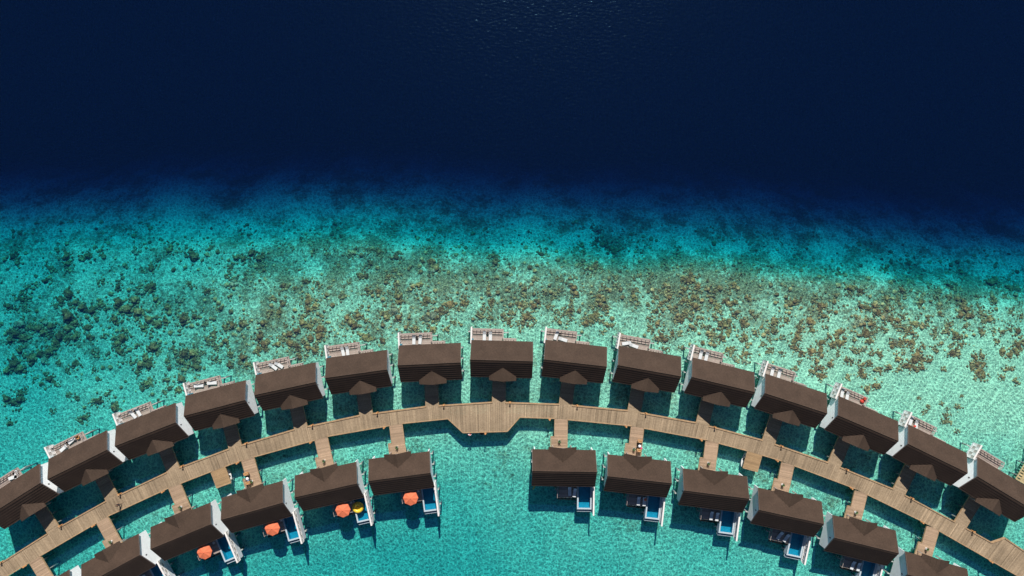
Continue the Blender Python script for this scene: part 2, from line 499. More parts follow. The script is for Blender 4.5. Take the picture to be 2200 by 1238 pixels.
RUB = [[.40,.40,.44,.40,.26,.12,.10,.10,.10,.10],
       [.40,.48,.50,.46,.34,.20,.10,.15,.20,.08],
       [.50,.62,.56,.56,.42,.25,.22,.36,.18,.0],
       [.64,.66,.50,.42,.34,.26,.25,.24,.05,.0],
       [.70,.62,.46,.38,.36,.30,.28,.30,.18,.05],
       [.70,.72,.42,.30,.26,.26,.25,.34,.34,.04],
       [.64,.70,.45,.25,.06,.06,.26,.34,.30,.22],
       [.50,.62,.48,.26,-.1,-.1,.10,.28,.25,.22]]
def grid(tab, px, py):
    cols = [interp(GY, c, py) for c in tab]
    return interp(GX, cols, px)
EX = [0, 300, 700, 1100, 1500, 1800, 2200]
EY = [404, 392, 378, 412, 422, 446, 478]
def fields(x, y):
    """depth (m) and rubble share at a world position"""
    px = 1100 + x*9.9; py = 619 - y*9.9
    n1 = noise.noise(Vector((x*0.035, y*0.05, 1.3))); n2 = noise.noise(Vector((x*0.11, y*0.11, 7.7)))
    n3 = noise.noise(Vector((x*0.4, y*0.4, 3.1)))
    e = interp(EX, EY, px) + n1*9 + n2*9
    t = py - e
    ds = interp([-260, -140, -80, -40, 0, 30, 60, 90, 120, 155], [80, 38, 26, 20, 15.2, 11.6, 8.6, 6.2, 4.8, 3.4], t)
    dr = grid(DEPTH, px, py)
    k = min(1, max(0, (t-112)/55.0))
    d = ds*(1-k) + dr*k
    d *= 1 + (0.04 + 0.09*k)*n2 + 0.05*n3
    rb = grid(RUB, px, py)
    rs = 0.47 + 0.2*n2 + 0.25*n3
    k2 = min(1, max(0, (t-100)/60.0))
    rb = rs*(1-k2)+rb*k2
    return max(0.35, d), rb

xs = []; x = -150.0
while x <= 150.0: xs.append(x); x += 0.9
xs = [-5000, -2500, -1200, -600, -350, -240, -190] + xs + [190, 240, 350, 600, 1200, 2500, 5000]
ys = []; y = -85.0
while y <= 30.0: ys.append(y); y += 0.9
ys = [-5000, -2500, -1200, -600, -300, -180, -120, -100] + ys + [34, 40, 50, 65, 90, 130, 200, 400, 900, 2500, 5000]
verts = []; rubv = []
for yy in ys:
    for xx in xs:
        d, rb = fields(xx, yy)
        verts.append((xx, yy, -d)); rubv.append(rb)
nx = len(xs)
faces = [(j*nx+i, j*nx+i+1, (j+1)*nx+i+1, (j+1)*nx+i) for j in range(len(ys)-1) for i in range(nx-1)]
me = bpy.data.meshes.new('seabed'); me.from_pydata(verts, [], faces); me.update()
a = me.attributes.new("rubble", 'FLOAT', 'POINT'); a.data.foreach_set("value", rubv)
me.polygons.foreach_set("use_smooth", [True]*len(me.polygons))
me.materials.append(M['seabed'])
o = bpy.data.objects.new('seabed', me); COL.objects.link(o)
tag(o, 'pale sand and coral rubble seabed dropping off into deep water', kind='structure')

mb = MB(); mb.quadbox((-5200, -5200, -90), (5200, 5200, 0))
o = mb.build('sea', M['sea']); tag(o, 'clear turquoise lagoon turning navy past the reef edge', kind='structure')

# ------------------------------------------------------------------ boardwalk
ORD = ['first','second','third','fourth','fifth','sixth','seventh','eighth','ninth','tenth','eleventh','twelfth','thirteenth','fourteenth','fifteenth','sixteenth']
UP = [(-60,1247),(0,1211),(101,1147),(225.3,1078),(359,1014.7),(493.3,964),(636.2,921.7),(774.5,892.3),(916.2,873.4),(1060,864.3),(1202.9,868.8),(1350.6,882.4),(1498.4,908.8),(1640.5,946.3),(1781.7,994.5),(1921,1051.5),(2053,1122),(2130.7,1165.7),(2159,1155.7),(2200,1183.5),(2270,1229)]
LO = [(-70,1290),(16,1238),(88.7,1193.6),(236.2,1107.5),(363.2,1048.8),(453.3,1013.8),(519.9,989.5),(677.4,946),(703,938.3),(863,910.5),(962.3,900.3),(994.5,930.3),(1090.2,927.4),(1116.9,897.1),(1192,899.6),(1354.3,915.3),(1512.9,944.7),(1605,969),(1675.2,989.5),(1835,1049.5),(1984,1122),(2133,1207.3),(2186,1238),(2260,1283)]
ZD = 2.0
UPw = [W(px, py, ZD).to_2d() for px, py in UP]
LOw = [W(px, py, ZD).to_2d() for px, py in LO]
CC = Vector((-2.5, -201.1))
def radial(poly, th):
    d = Vector((math.sin(th), math.cos(th)))
    for i in range(len(poly)-1):
        a = poly[i]-CC; b = poly[i+1]-CC
        ta = math.atan2(a.x, a.y); tb = math.atan2(b.x, b.y)
        if min(ta, tb)-1e-9 <= th <= max(ta, tb)+1e-9:
            e = b-a; den = d.x*e.y-d.y*e.x
            r = (a.x*e.y-a.y*e.x)/den
            return CC + d*r
    return None
mb = MB()
th0 = math.atan2((UPw[0]-CC).x, (UPw[0]-CC).y)+0.004
th1 = math.atan2((UPw[-1]-CC).x, (UPw[-1]-CC).y)-0.004
pw = 0.20/174.0; th = th0; k = 0; seg = 1.0
while th < th1:
    ta, tb = th, th+pw*0.955
    pts = [radial(UPw, ta), radial(UPw, tb), radial(LOw, ta), radial(LOw, tb)]
    if k % 19 == 0: seg = random.uniform(0.96, 1.04)
    if all(p is not None for p in pts):
        tone = seg*random.gauss(1.0, 0.11)
        if random.random() < 0.05: tone *= 1.22
        if k % 19 == 0: tone *= 0.88
        ua, ub, la, lb = pts
        z0, z1 = 1.93, 2.0+random.uniform(-0.004, 0.004)
        mb.hexa([(la.x,la.y,z0),(lb.x,lb.y,z0),(ub.x,ub.y,z0),(ua.x,ua.y,z0),(la.x,la.y,z1),(lb.x,lb.y,z1),(ub.x,ub.y,z1),(ua.x,ua.y,z1)], tone)
    th += pw; k += 1
bw = mb.build('boardwalk', M['walk'], colors=True)
tag(bw, 'long curved timber boardwalk with a widened platform in the middle', kind='structure')
# edge boards, interrupted where walkways join
def edge_part(poly, nrm, gaps, name, above):
    m = MB()
    for i in range(len(poly)-1):
        a, b = poly[i], poly[i+1]
        d = (b-a); ln = d.length; d.normalize(); n_ = Vector((-d.y, d.x))*nrm
        cuts = []
        for g, hw in gaps:
            t = (g-a).dot(d); off = abs((g-a).dot(n_))
            if off < 1.6: cuts.append((t-hw, t+hw))
        cuts.sort(); s = 0.0; spans = []
        for c0, c1 in cuts:
            if c0 > s: spans.append((s, min(c0, ln)))
            s = max(s, c1)
            if s > ln: break
        if s < ln: spans.append((s, ln))
        for s0, s1 in spans:
            if s1-s0 < 0.15: continue
            p = a+d*s0; q = a+d*s1
            # fascia
            m.beam((*(p+n_*0.05), 1.84), (*(q+n_*0.05), 1.84), 0.07, 0.36)
            if above:
                m.beam((*(p-n_*0.10), 2.08), (*(q-n_*0.10), 2.08), 0.15, 0.12)
            else:
                m.beam((*(p-n_*0.03), 2.06), (*(q-n_*0.03), 2.06), 0.16, 0.08)
    return m.build(name, M['trim'], bw)

# ------------------------------------------------------------------ villas: positions from ridge ends
TOP = [((-33.0,1113.5),(86,1038)), ((102.4,1029.7),(229.4,966.9)), ((247.1,958.7),(376.8,908.2)), ((395.1,893.9),(526,859.9)),
       ((546.6,849),(677.4,821.2)), ((698.7,812.4),(831.4,794.2)), ((854.4,785.2),(989.4,779.2)), ((1010.3,773.1),(1144.7,776.7)),
       ((1169,772.4),(1303.4,788.1)), ((1327.5,784.8),(1463.2,809)), ((1486.7,810.2),(1621.2,842.5)), ((1643.6,845.0),(1776.9,888.4)),
       ((1800.6,892.8),(1930,947.8)), ((1951.2,954.0),(2078.5,1016.6)), ((2100.1,1024),(2222.0,1097.5))]
BOT = [((27,1345),(150,1270.5)), ((175.5,1260.5),(300,1192.7)), ((323.6,1180),(453.3,1126.4)), ((474.9,1117.2),(607.4,1080.2)), ((633.3,1068.9),(766.9,1039)),
       ((791.7,1033.8),(924.5,1016.3)), ((1144,1012.2),(1282.2,1014.3)), ((1305.6,1023.3),(1442.9,1038.5)), ((1469.6,1054),(1609.7,1071.7)),
       ((1631.1,1095.7),(1769.8,1125.9)), ((1793.4,1155.5),(1930.7,1189.1)), ((1951,1234.6),(2086,1273.0))]
ZR = 7.7
def vframe(e):
    a = W(*e[0], ZR); b = W(*e[1], ZR)
    c = (a+b)/2; d = b-a
    return Vector((c.x, c.y, 0)), math.atan2(d.y, d.x), d.length/13.0
TF = [vframe(e) for e in TOP]
BF = [vframe(e) for e in BOT]
def loc2w(fr, x, y):
    c, a, s = fr
    return Vector((c.x + x*s*math.cos(a) - y*math.sin(a), c.y + x*s*math.sin(a) + y*math.cos(a)))

WX = -0.45; WW = 1.35        # walkway centre and half width, villa frame
def hit(poly, p, d):
    best = None
    for i in range(len(poly)-1):
        a = poly[i]; e = poly[i+1]-a
        den = d.x*e.y-d.y*e.x
        if abs(den) < 1e-9: continue
        q = a-p
        t = (q.x*e.y-q.y*e.x)/den; u = (q.x*d.y-q.y*d.x)/den
        if 0 <= u <= 1 and t > 0 and (best is None or t < best): best = t
    return best
gapsU = []; gapsL = []; walk_specs = []
for i, fr in enumerate(TF):
    p = loc2w(fr, WX, -2.9); d = Vector((math.sin(fr[1]), -math.cos(fr[1])))
    t = hit(UPw, p, d) or 7.0
    gapsU.append((p+d*t, WW)); walk_specs.append((i, 'T', p, d, t, fr))
for i, fr in enumerate(BF):
    p = loc2w(fr, WX, 2.9); d = Vector((-math.sin(fr[1]), math.cos(fr[1])))
    t = hit(LOw, p, d) or 7.0
    gapsL.append((p+d*t, WW)); walk_specs.append((i, 'B', p, d, t, fr))
LANDL = [W(*p, ZD).to_2d() for p in ((454.2,1012),(483.4,1001.3),(494.7,1038),(463.3,1049.4))]
LANDR = [W(*p, ZD).to_2d() for p in ((1606.6,969.2),(1637,977.7),(1627.5,1015),(1596.4,1004.3))]
gapsL.append(((LANDL[0]+LANDL[1])/2, 1.55)); gapsL.append(((LANDR[0]+LANDR[1])/2, 1.6))
edge_part(UPw, 1, gapsU, 'kerb_rail', True)
edge_part(LOw, -1, gapsL, 'kerb_rail', False)
m = MB()
th = th0+0.01
while th < th1:
    u = radial(UPw, th); l = radial(LOw, th)
    if u and l:
        d = (u-l); dn = d.normalized()
        for s in (0.5, d.length-0.5):
            q = l+dn*s
            m.cyl((q.x, q.y, -4), (q.x, q.y, 1.7), 0.16, n=8)
        a = l+dn*0.2; b = u-dn*0.2
        m.beam((a.x, a.y, 1.75), (b.x, b.y, 1.75), 0.25, 0.3)
    th += 4.6/174
m.build('piles', M['pile'], bw)
m = MB()
for poly, sg in ((UPw, 1), (LOw, -1)):
    for i in range(len(poly)-1):
        a, b = poly[i], poly[i+1]; d = (b-a).normalized(); n_ = Vector((-d.y, d.x))*sg
        m.beam((*(a-n_*0.6), 1.80), (*(b-n_*0.6), 1.80), 0.15, 0.22)
m.build('joist', M['pile'], bw)

# entrance walkways (one mesh of planks, side boards, piles each)
SIDE = {'T': 'seaward', 'B': 'lagoon side'}
for i, row, p, d, t, fr in walk_specs:
    root = empty('entrance_walkway', (p.x, p.y, 0), math.atan2(d.y, d.x)-math.pi/2)
    # local: y along the walkway towards the boardwalk, x across
    mk = MB(); y = 0.0
    xr = -1 if row == 'T' else 1          # local x points opposite for the outer row
    seg = 1.0; k = 0
    while y < t+0.0:
        y1 = min(y+0.17, t+0.02)
        if k % 9 == 0: seg = random.uniform(0.9, 1.1)
        x0, x1 = -WW, WW
        if row == 'B' and y < 3.0: x0 = -WW-0.72
        mk.quadbox((x0, y, 1.93), (x1, y1-0.012, 1.985+random.uniform(-.003, .003)), col=seg*random.gauss(1, 0.10))
        y += 0.17; k += 1
    mk.build('deck_boards', M['walk2'] if row == 'B' else M['walk'], root, colors=True)
    sb = MB()
    xl = -WW-0.05
    if row == 'B':
        sb.quadbox((xl-0.72-0.1, 0, 1.66), (xl-0.72, 3.0, 2.02)); sb.quadbox((xl-0.72, 2.98, 1.66), (xl, 3.08, 2.02))
        sb.quadbox((xl-0.1+0.05, 3.1, 1.66), (xl+0.03, t-0.06, 2.02))
    else:
        sb.quadbox((xl-0.05, 0, 1.66), (xl+0.03, t-0.06, 2.02))
    sb.quadbox((WW+0.01, 0, 1.66), (WW+0.10, t-0.06, 2.02))
    sb.build('side_board', M['trim'], root)
    pl = MB()
    for yy in (0.8, t*0.5, t-1.0):
        for xx in (-1.05, 1.05): pl.cyl((xx, yy, -4), (xx, yy, 1.7), 0.14, n=8)
        pl.beam((-1.3, yy, 1.74), (1.3, yy, 1.74), 0.2, 0.3)
    pl.build('piles', M['pile'], root)
    n_ = len(TOP) if row == 'T' else len(BOT)
    tag(root, 'short timber walkway joining the boardwalk to the %s %s villa from the left' % (ORD[i], SIDE[row]), 'walkway',
        'entrance walkways between the boardwalk and the villas')

# ------------------------------------------------------------------ villa prototypes
def slope_courses(m, y0, z0, y1, z1, x0, x1, n, lift, xjit=0.0):
    """courses from the eave (y0,z0) to the ridge (y1,z1): each a wedge board with a butt edge"""
    d = Vector((0, y1-y0, z1-z0)); ln = d.length; d /= ln
    nn = Vector((0, -d.z, d.y)) if d.y > 0 else Vector((0, d.z, -d.y))
    if nn.z < 0: nn = -nn
    e0 = Vector((0, y0, z0))
    step = ln/n
    for k in range(n):
        a = e0+d*(k*step); b = e0+d*min(ln, (k+1)*step+0.04)
        th_a = lift
        lo0 = a; lo1 = a+nn*th_a; up1 = b+nn*0.012; up0 = b
        pts = []
        for xx in (x0, x1):
            pts.append([(xx, q.y, q.z) for q in (lo0, lo1, up1, up0)])
        A, B_ = pts
        m.hexa([A[0], B_[0], B_[3], A[3], A[1], B_[1], B_[2], A[2]])

def make_villa(name, sgn):
    """sgn=-1: porch on local -y, sea deck on +y (outer row); sgn=+1: porch on +y, pool deck on -y"""
    root = empty(name)
    # main roof
    m = MB()
    HX, HY, ZE = 6.5, 3.8, 4.8
    for s in (-1, 1):
        slope_courses(m, s*HY, ZE, 0, ZR-0.05, -HX, HX, 8, 0.13)
    # board below the courses
    th = 0.14
    for s in (-1, 1):
        pts = [(s*HY, ZE), (0, ZR-0.05), (0, ZR-0.05-th), (s*(HY), ZE-th)]
        m.prism([(-HX+0.01, y, z) for y, z in pts], (2*HX-0.02, 0, 0))
    roof = m.build('roof', M['roof'], root)
    rc = MB()
    rc.prism([(-HX-0.02, -0.16, ZR-0.10), (-HX-0.02, 0, ZR+0.045), (-HX-0.02, 0.16, ZR-0.10)], (2*HX+0.04, 0, 0))
    rc.build('ridge_cap', M['roof'], roof)
    bg_ = MB()
    for xx in (-HX-0.05, HX-0.01):
        bg_ = MB()
        pts = [(-(HY+0.02), ZE-0.16), (0, ZR-0.22), (HY+0.02, ZE-0.16), (HY+0.02, ZE+0.10), (0, ZR+0.06), (-(HY+0.02), ZE+0.10)]
        bg_.prism([(xx, y, z) for y, z in pts], (0.06, 0, 0))
        bg_.build('barge_board', M['darkrail'], roof)
    # porch roof
    xc = 0.3*(-sgn) if sgn > 0 else 0.3
    xc = 0.3 if sgn < 0 else -0.3
    zp, ze, hw = 6.55, 5.06, 2.88
    m = MB()
    for s in (-1, 1):
        R0 = Vector((xc, sgn*1.15, zp)); R1 = Vector((xc, sgn*4.5, zp))
        E1 = Vector((xc+s*hw, sgn*4.46, ze)); E0 = Vector((xc+s*hw, sgn*3.0, ze))
        n = 6
        for k in range(n):
            t0, t1 = k/n, min(1, (k+1)/n+0.02)
            a0 = E0.lerp(R0, t0); a1 = E1.lerp(R1, t0); b0 = E0.lerp(R0, t1); b1 = E1.lerp(R1, t1)
            up = Vector((0, 0, 0.055)); up2 = Vector((0, 0, 0.01)); dn = Vector((0, 0, -0.10))
            m.hexa([a0+dn, a1+dn, b1+dn, b0+dn, a0+up, a1+up, b1+up2, b0+up2])
    pr = m.build('porch_roof', M['porch'], root)
    # porch posts and front beam
    m = MB()
    for s in (-1, 1):
        m.quadbox((xc+s*1.9-0.08, sgn*4.1-0.08, 1.98), (xc+s*1.9+0.08, sgn*4.1+0.08, 4.95))
    m.quadbox((xc-2.3, sgn*4.1-0.07, 4.72), (xc+2.3, sgn*4.1+0.07, 4.9))
    m.build('porch_frame', M['rail'], root)
    # walls
    m = MB()
    WXh, WYh = 6.12, 3.3
    WYh = 2.85
    pts = [(-WYh, 1.5), (WYh, 1.5), (WYh, 5.30), (0, 7.45), (-WYh, 5.30)]
    m.prism([(-WXh+0.19, y, z) for y, z in pts], (2*WXh-0.38, 0, 0))
    FY = 3.62
    for xx in (-WXh, WXh-0.20):
        pts = [(-FY, 1.5), (FY, 1.5), (FY, 4.76), (0, 7.50), (-FY, 4.76)]
        m.prism([(xx, y, z) for y, z in pts], (0.20, 0, 0))
    wall = m.build('wall', M['white'], root)
    m = MB()
    for s in (-1, 1):
        m.quadbox((s*(WXh+0.02)-0.03, -0.95, 5.0), (s*(WXh+0.02)+0.03, -0.7, 5.45))
    m.build('vent', M['vent'], wall)
    # glazing towards the open side, door to the porch
    yo = -sgn*(WYh+0.01)
    m = MB()
    for x0 in (-5.4, -2.9, -0.4, 2.1):
        m.quadbox((x0, yo-0.03, 2.1), (x0+2.3, yo+0.03, 4.4))
    gl = m.build('window', M['glass'], wall)
    m = MB()
    for x0 in (-5.5, -3.0, -0.5, 2.0, 4.42):
        m.quadbox((x0, yo-0.05, 2.0), (x0+0.1, yo+0.05, 4.5))
    m.quadbox((-5.5, yo-0.055, 4.4), (4.52, yo+0.055, 4.5))
    m.build('frame', M['rail'], gl)
    m = MB(); m.quadbox((WX-0.55, sgn*(WYh+0.02)-0.04, 2.0), (WX+0.55, sgn*(WYh+0.02)+0.04, 4.2))
    dr = m.build('door', M['door'], wall)
    m = MB(); m.quadbox((WX+0.38, sgn*(WYh+0.10)-0.03, 3.0), (WX+0.44, sgn*(WYh+0.10)+0.03, 3.3)); m.build('handle', M['beam'], dr)
    # floor and porch floor
    m = MB()
    m.quadbox((-6.0, -2.95, 1.45), (6.0, 2.95, 1.75))
    m.quadbox((WX-1.2, min(sgn*2.95, sgn*4.6), 1.55), (WX+1.2, max(sgn*2.95, sgn*4.6), 1.92))
    m.build('floor_slab', M['beam'], root)
    # beams and piles
    m = MB(); pl = MB()
    ylist = (2.5, 0.2, -2.5)
    for yy in ylist:
        m.beam((-6.6, yy, 1.22), (6.6, yy, 1.22), 0.18, 0.3)
        for xx in (-6.4, -3.6, 0, 3.6, 6.4):
            pl = MB(); pl.cyl((xx, yy, -4), (xx, yy, 1.07), 0.17, n=8); pl.build('pile', M['pile'], root)
    m.build('cross_beam', M['beam'], root)
    return root

def plank_box(m, x0, x1, y0, y1, z=2.0, step=0.16, along='x'):
    if along == 'x':
        y = y0
        while y < y1-0.02:
            e = min(y+step, y1)
            m.quadbox((x0, y, z-0.07), (x1, e-0.012, z+random.uniform(-.003, .003)), col=random.gauss(1, 0.16)); y += step
    else:
        x = x0
        while x < x1-0.02:
            e = min(x+step, x1)
            m.quadbox((x, y0, z-0.07), (e-0.012, y1, z+random.uniform(-.003, .003)), col=random.gauss(1, 0.16)); x += step

def screen(root, x, y0, y1, z0, z1, cols, skirt):
    fr = MB()
    t = 0.10
    ca, cb = min(y0, y1), max(y0, y1)
    fr.quadbox((x-t-0.06, ca-0.02, z1-0.03), (x+t+0.06, cb+0.02, z1+0.06))
    fr.quadbox((x-0.07, ca, z0), (x+0.07, cb, z0+0.1))
    zm = (z0+z1)/2
    fr.quadbox((x-0.05, ca, zm-0.03), (x+0.05, cb, zm+0.03))
    for k in range(cols+1):
        yy = ca+(cb-ca)*k/cols
        fr.quadbox((x-0.072, yy-0.045, z0), (x+0.072, yy+0.045, z1-0.03))
    f = fr.build('privacy_screen', M['screenwhite'], root)
    pw = MB(); pd = MB()
    for k in range(cols):
        a = ca+(cb-ca)*k/cols+0.045; b = ca+(cb-ca)*(k+1)/cols-0.045
        for r_ in range(2):
            za, zb = ((z0+0.1, zm-0.03), (zm+0.03, z1-0.03))[r_]
            (pw if (k+r_) % 2 == 0 else pd).quadbox((x-0.035, a, za), (x+0.035, b, zb))
    pw.build('white_panel', M['screenwhite'], f)
    pd.build('louvre_panel', M['louver'], f)
    if skirt:
        sk = MB(); sk.quadbox((x-0.06, ca, skirt), (x+0.06, cb, z0-0.01)); sk.build('skirt', M['shell'], f)

def railing(root, pts, z0=2.0, h=1.0, sp=0.8, name='railing'):
    m = MB(); w_ = MB()
    for (xa, ya), (xb, yb) in zip(pts[:-1], pts[1:]):
        a = Vector((xa, ya, 0)); b = Vector((xb, yb, 0)); ln = (b-a).length
        n = max(1, round(ln/sp))
        for k in range(n+1):
            q = a.lerp(b, k/n); m.quadbox((q.x-0.05, q.y-0.05, z0-0.3), (q.x+0.05, q.y+0.05, z0+h))
        m.beam((xa, ya, z0+h), (xb, yb, z0+h), 0.14, 0.08)
        m.beam((xa, ya, z0+h*0.55), (xb, yb, z0+h*0.55), 0.09, 0.09)
        m.beam((xa, ya, z0+0.12), (xb, yb, z0+0.12), 0.045, 0.045)
    m.build(name, M['rail'], root)

# outer row prototype
vt = make_villa('overwater_villa', -1)
m = MB()
plank_box(m, -6.55, 0.15, 2.95, 6.1)
plank_box(m, 0.17, 3.0, 2.95, 4.15)
m.quadbox((-6.58, 6.08, 1.7), (0.2, 6.18, 2.01)); m.quadbox((0.17, 4.16, 1.7), (3.05, 4.24, 2.01)); m.quadbox((0.15, 4.2, 1.7), (0.22, 6.1, 2.01))
dk = m.build('sea_deck', M['deck'], vt, colors=True)
railing(vt, [(-6.4, 6.0), (0.05, 6.0), (0.05, 4.25)])
railing(vt, [(0.2, 4.1), (2.95, 4.1), (2.95, 3.4)], sp=0.55)
screen(vt, -6.62, 3.15, 6.5, 1.95, 4.25, 5, 1.5)
m = MB(); pl = MB()
m.beam((-7.5, 5.4, 1.5), (1.3, 5.4, 1.5), 0.18, 0.28)
for xx in (-7.3, -4.0, -0.4, 1.15):
    pl = MB(); pl.cyl((xx, 5.4, -5), (xx, 5.4, 1.36), 0.16, n=8); pl.build('pile', M['pile'], vt)
m.build('deck_beam', M['beam'], vt)
m = MB(); m.quadbox((-6.52, 3.4, 2.02), (-6.25, 4.0, 3.9)); m.build('shower_panel', M['teal'], vt)
PROT_T = vt

# lagoon row prototype
vb = make_villa('pool_villa', 1)
m = MB()
plank_box(m, -0.75, 3.1, -7.0, -2.95)
m.quadbox((-0.8, -7.10, 1.7), (3.1, -7.02, 2.012))
dk = m.build('pool_deck', M['deck'], vb, colors=True)
m = MB()
m.quadbox((-0.8, -7.62, 1.5), (3.1, -7.42, 1.72))
for k in range(6):
    m.quadbox((-0.75+k*0.74, -7.42, 1.52), (-0.62+k*0.74, -7.1, 1.70))
m.build('step', M['deck'], vb)
m = MB()
m.beam((-1.05, -7.0, 2.9), (-1.05, -3.4, 2.9), 0.07, 0.06)
for k in range(5): m.quadbox((-1.08, -7.0+k*0.9, 1.6), (-1.02, -6.94+k*0.9, 2.9))
m.quadbox((-1.1, -7.05, 1.75), (-0.85, -3.4, 1.9))
m.build('railing', M['rail'], vb)
# pool
X0, X1, Y0, Y1 = 3.2, 6.2, -9.55, -3.32
m = MB()
m.quadbox((X0, Y0, 0.45), (X1, Y1, 0.75))
for a_, b_ in (((X0, Y0), (X0+0.22, Y1)), ((X1-0.22, Y0), (X1, Y1)), ((X0+0.22, Y0), (X1-0.22, Y0+0.25)), ((X0+0.22, Y1-0.2), (X1-0.22, Y1))):
    m.quadbox((a_[0], a_[1], 0.75), (b_[0], b_[1], 1.96))
pool = m.build('pool', M['shell'], vb)
m = MB()
m.quadbox((X0-0.03, Y0-0.03, 1.96), (X0+0.27, Y1-1.0, 2.03)); m.quadbox((X1-0.27, Y0-0.03, 1.96), (X1+0.03, Y1-1.0, 2.03))
m.quadbox((X0+0.27, Y0-0.03, 1.96), (X1-0.27, Y0+0.28, 2.025))
m.build('coping', M['coping'], pool)
m = MB()
m.quadbox((X0+0.22, Y0+0.25, 0.75), (X1-0.22, Y1-0.2, 0.80))
for xx in (X0+0.22, X1-0.25): m.quadbox((xx, Y0+0.25, 0.8), (xx+0.03, Y1-0.2, 1.95))
m.quadbox((X0+0.25, Y0+0.25, 0.8), (X1-0.25, Y0+0.28, 1.95))
m.build('tiles', M['pooltile'], pool)
m = MB(); m.poly([(X0+0.25, Y0+0.28, 1.90), (X1-0.25, Y0+0.28, 1.90), (X1-0.25, Y1-0.2, 1.90), (X0+0.25, Y1-0.2, 1.90)])
m.build('pool_water', M['poolwater'], pool)
m = MB()
m.quadbox((X0+0.0, Y0-0.55, 0.9), (X1, Y0-0.04, 1.0)); m.quadbox((X0, Y0-0.68, 0.9), (X1, Y0-0.52, 1.5))
m.build('overflow_trough', M['coping'], pool)
screen(vb, 6.45, -10.3, -3.4, 2.2, 3.75, 9, None)
m = MB(); m.quadbox((6.28, -10.1, 0.6), (6.5, -3.4, 2.19)); m.build('screen_base', M['shell'], vb)
m = MB(); pl = MB()
for yy in (-5.6, -8.8):
    m.beam((-1.6, yy, 0.3+1.1), (2.9, yy, 1.4), 0.2, 0.26) if yy > -8 else None
    m.beam((2.6, yy, 0.32), (6.8, yy, 0.32), 0.2, 0.24)
    for xx in (3.4, 6.0, 6.65):
        pl = MB(); pl.cyl((xx, yy, -4), (xx, yy, 0.3), 0.17, n=8); pl.build('pile', M['pile'], vb)
for xx in (-1.3, 1.2):
    pl = MB(); pl.cyl((xx, -5.6, -4), (xx, -5.6, 1.3), 0.17, n=8); pl.build('pile', M['pile'], vb)
m.build('deck_beam', M['beam'], vb)
PROT_B = vb

def place(proto, frs, first_used, row, group, labels):
    outs = []
    for i, fr in enumerate(frs):
        o = proto if i == 0 else copy_tree(proto)
        o.location = (fr[0].x, fr[0].y, 0); o.rotation_euler = (0, 0, fr[1]); o.scale = (fr[2], 1, 1)
        tag(o, labels[i], 'villa', group); outs.append(o)
    return outs
featT = ['cut by the left picture edge', 'round wicker chair and two loungers on deck', 'two white loungers side by side',
         'loungers lying lengthwise along its railing', 'two loungers turned diagonally', 'sliver of white gable on its right',
         'both gable walls hidden', 'facing the middle of the platform', 'one lounger straight, one turned sideways',
         'slanted lounger half under its roof', 'two loungers next to its screen', 'checkered screen, two loungers, clear railing corner',
         'red beanbag in the deck corner', 'red towel on one lounger', 'cut by the right edge, empty deck']
labT = ['seaward villa, %s from the left, %s' % (ORD[i], featT[i]) for i in range(15)]
featB = ['only its roof corner showing', 'cut by the bottom edge, pool in shade', 'leftmost orange umbrella beside its pool',
         'orange umbrella and empty pool', 'orange umbrella and yellow float', 'orange umbrella, beside the open lagoon gap',
         'yellow board at its corner', 'orange cushion on a lounger', 'two straight pale loungers by its pool',
         'two slanted loungers by its pool', 'pool cut by the bottom edge', 'only its upper roof showing']
labB = ['lagoon villa, %s from the left, %s' % (ORD[i], featB[i]) for i in range(12)]
VT = place(PROT_T, TF, True, 'T', 'outer row of villas facing the reef', labT)
VB = place(PROT_B, BF, True, 'B', 'inner row of villas with plunge pools', labB)

# ------------------------------------------------------------------ loungers, tables, umbrellas
def make_lounger():
    r = empty('sun_lounger')
    m = MB()
    m.quadbox((-0.36, -1.0, 0.22), (-0.30, 1.0, 0.30)); m.quadbox((0.30, -1.0, 0.22), (0.36, 1.0, 0.30))
    for yy in (-1.0, -0.2, 0.94): m.quadbox((-0.30, yy, 0.22), (0.30, yy+0.06, 0.30))
    m.build('frame', M['framegrey'], r)
    for xx in (-0.33, 0.33):
        for yy in (-0.85, 0.85):
            m = MB(); m.quadbox((xx-0.03, yy-0.03, 0), (xx+0.03, yy+0.03, 0.22)); m.build('leg', M['framegrey'], r)
    m = MB(); m.quadbox((-0.34, -0.98, 0.30), (0.34, 0.32, 0.40)); m.build('seat_cushion', M['fabric'], r, bevel=0.025)
    m = MB(); m.hexa([(-0.34, 0.34, 0.31), (0.34, 0.34, 0.31), (0.34, 0.98, 0.62), (-0.34, 0.98, 0.62),
                      (-0.34, 0.30, 0.41), (0.34, 0.30, 0.41), (0.34, 0.94, 0.72), (-0.34, 0.94, 0.72)])
    m.build('back_cushion', M['fabric'], r, bevel=0.025)
    return r
def make_table():
    r = empty('side_table')
    m = MB(); m.lathe([(0.0, 0.38), (0.22, 0.38), (0.22, 0.42), (0, 0.42)], n=16); m.build('tabletop', M['dark'], r)
    m = MB(); m.lathe([(0.16, 0.0), (0.05, 0.04), (0.04, 0.38)], n=12); m.build('stem', M['dark'], r)
    return r
lproto = make_lounger(); tproto = make_table(); lu = [False]; tu = [False]
def put(proto, flag, fr, x, y, rot, label, cat, group, z=2.0):
    o = proto if not flag[0] else copy_tree(proto)
    flag[0] = True
    p = loc2w(fr, x, y)
    o.location = (p.x, p.y, z); o.rotation_euler = (0, 0, fr[1]+rot)
    tag(o, label, cat, group)
    return o
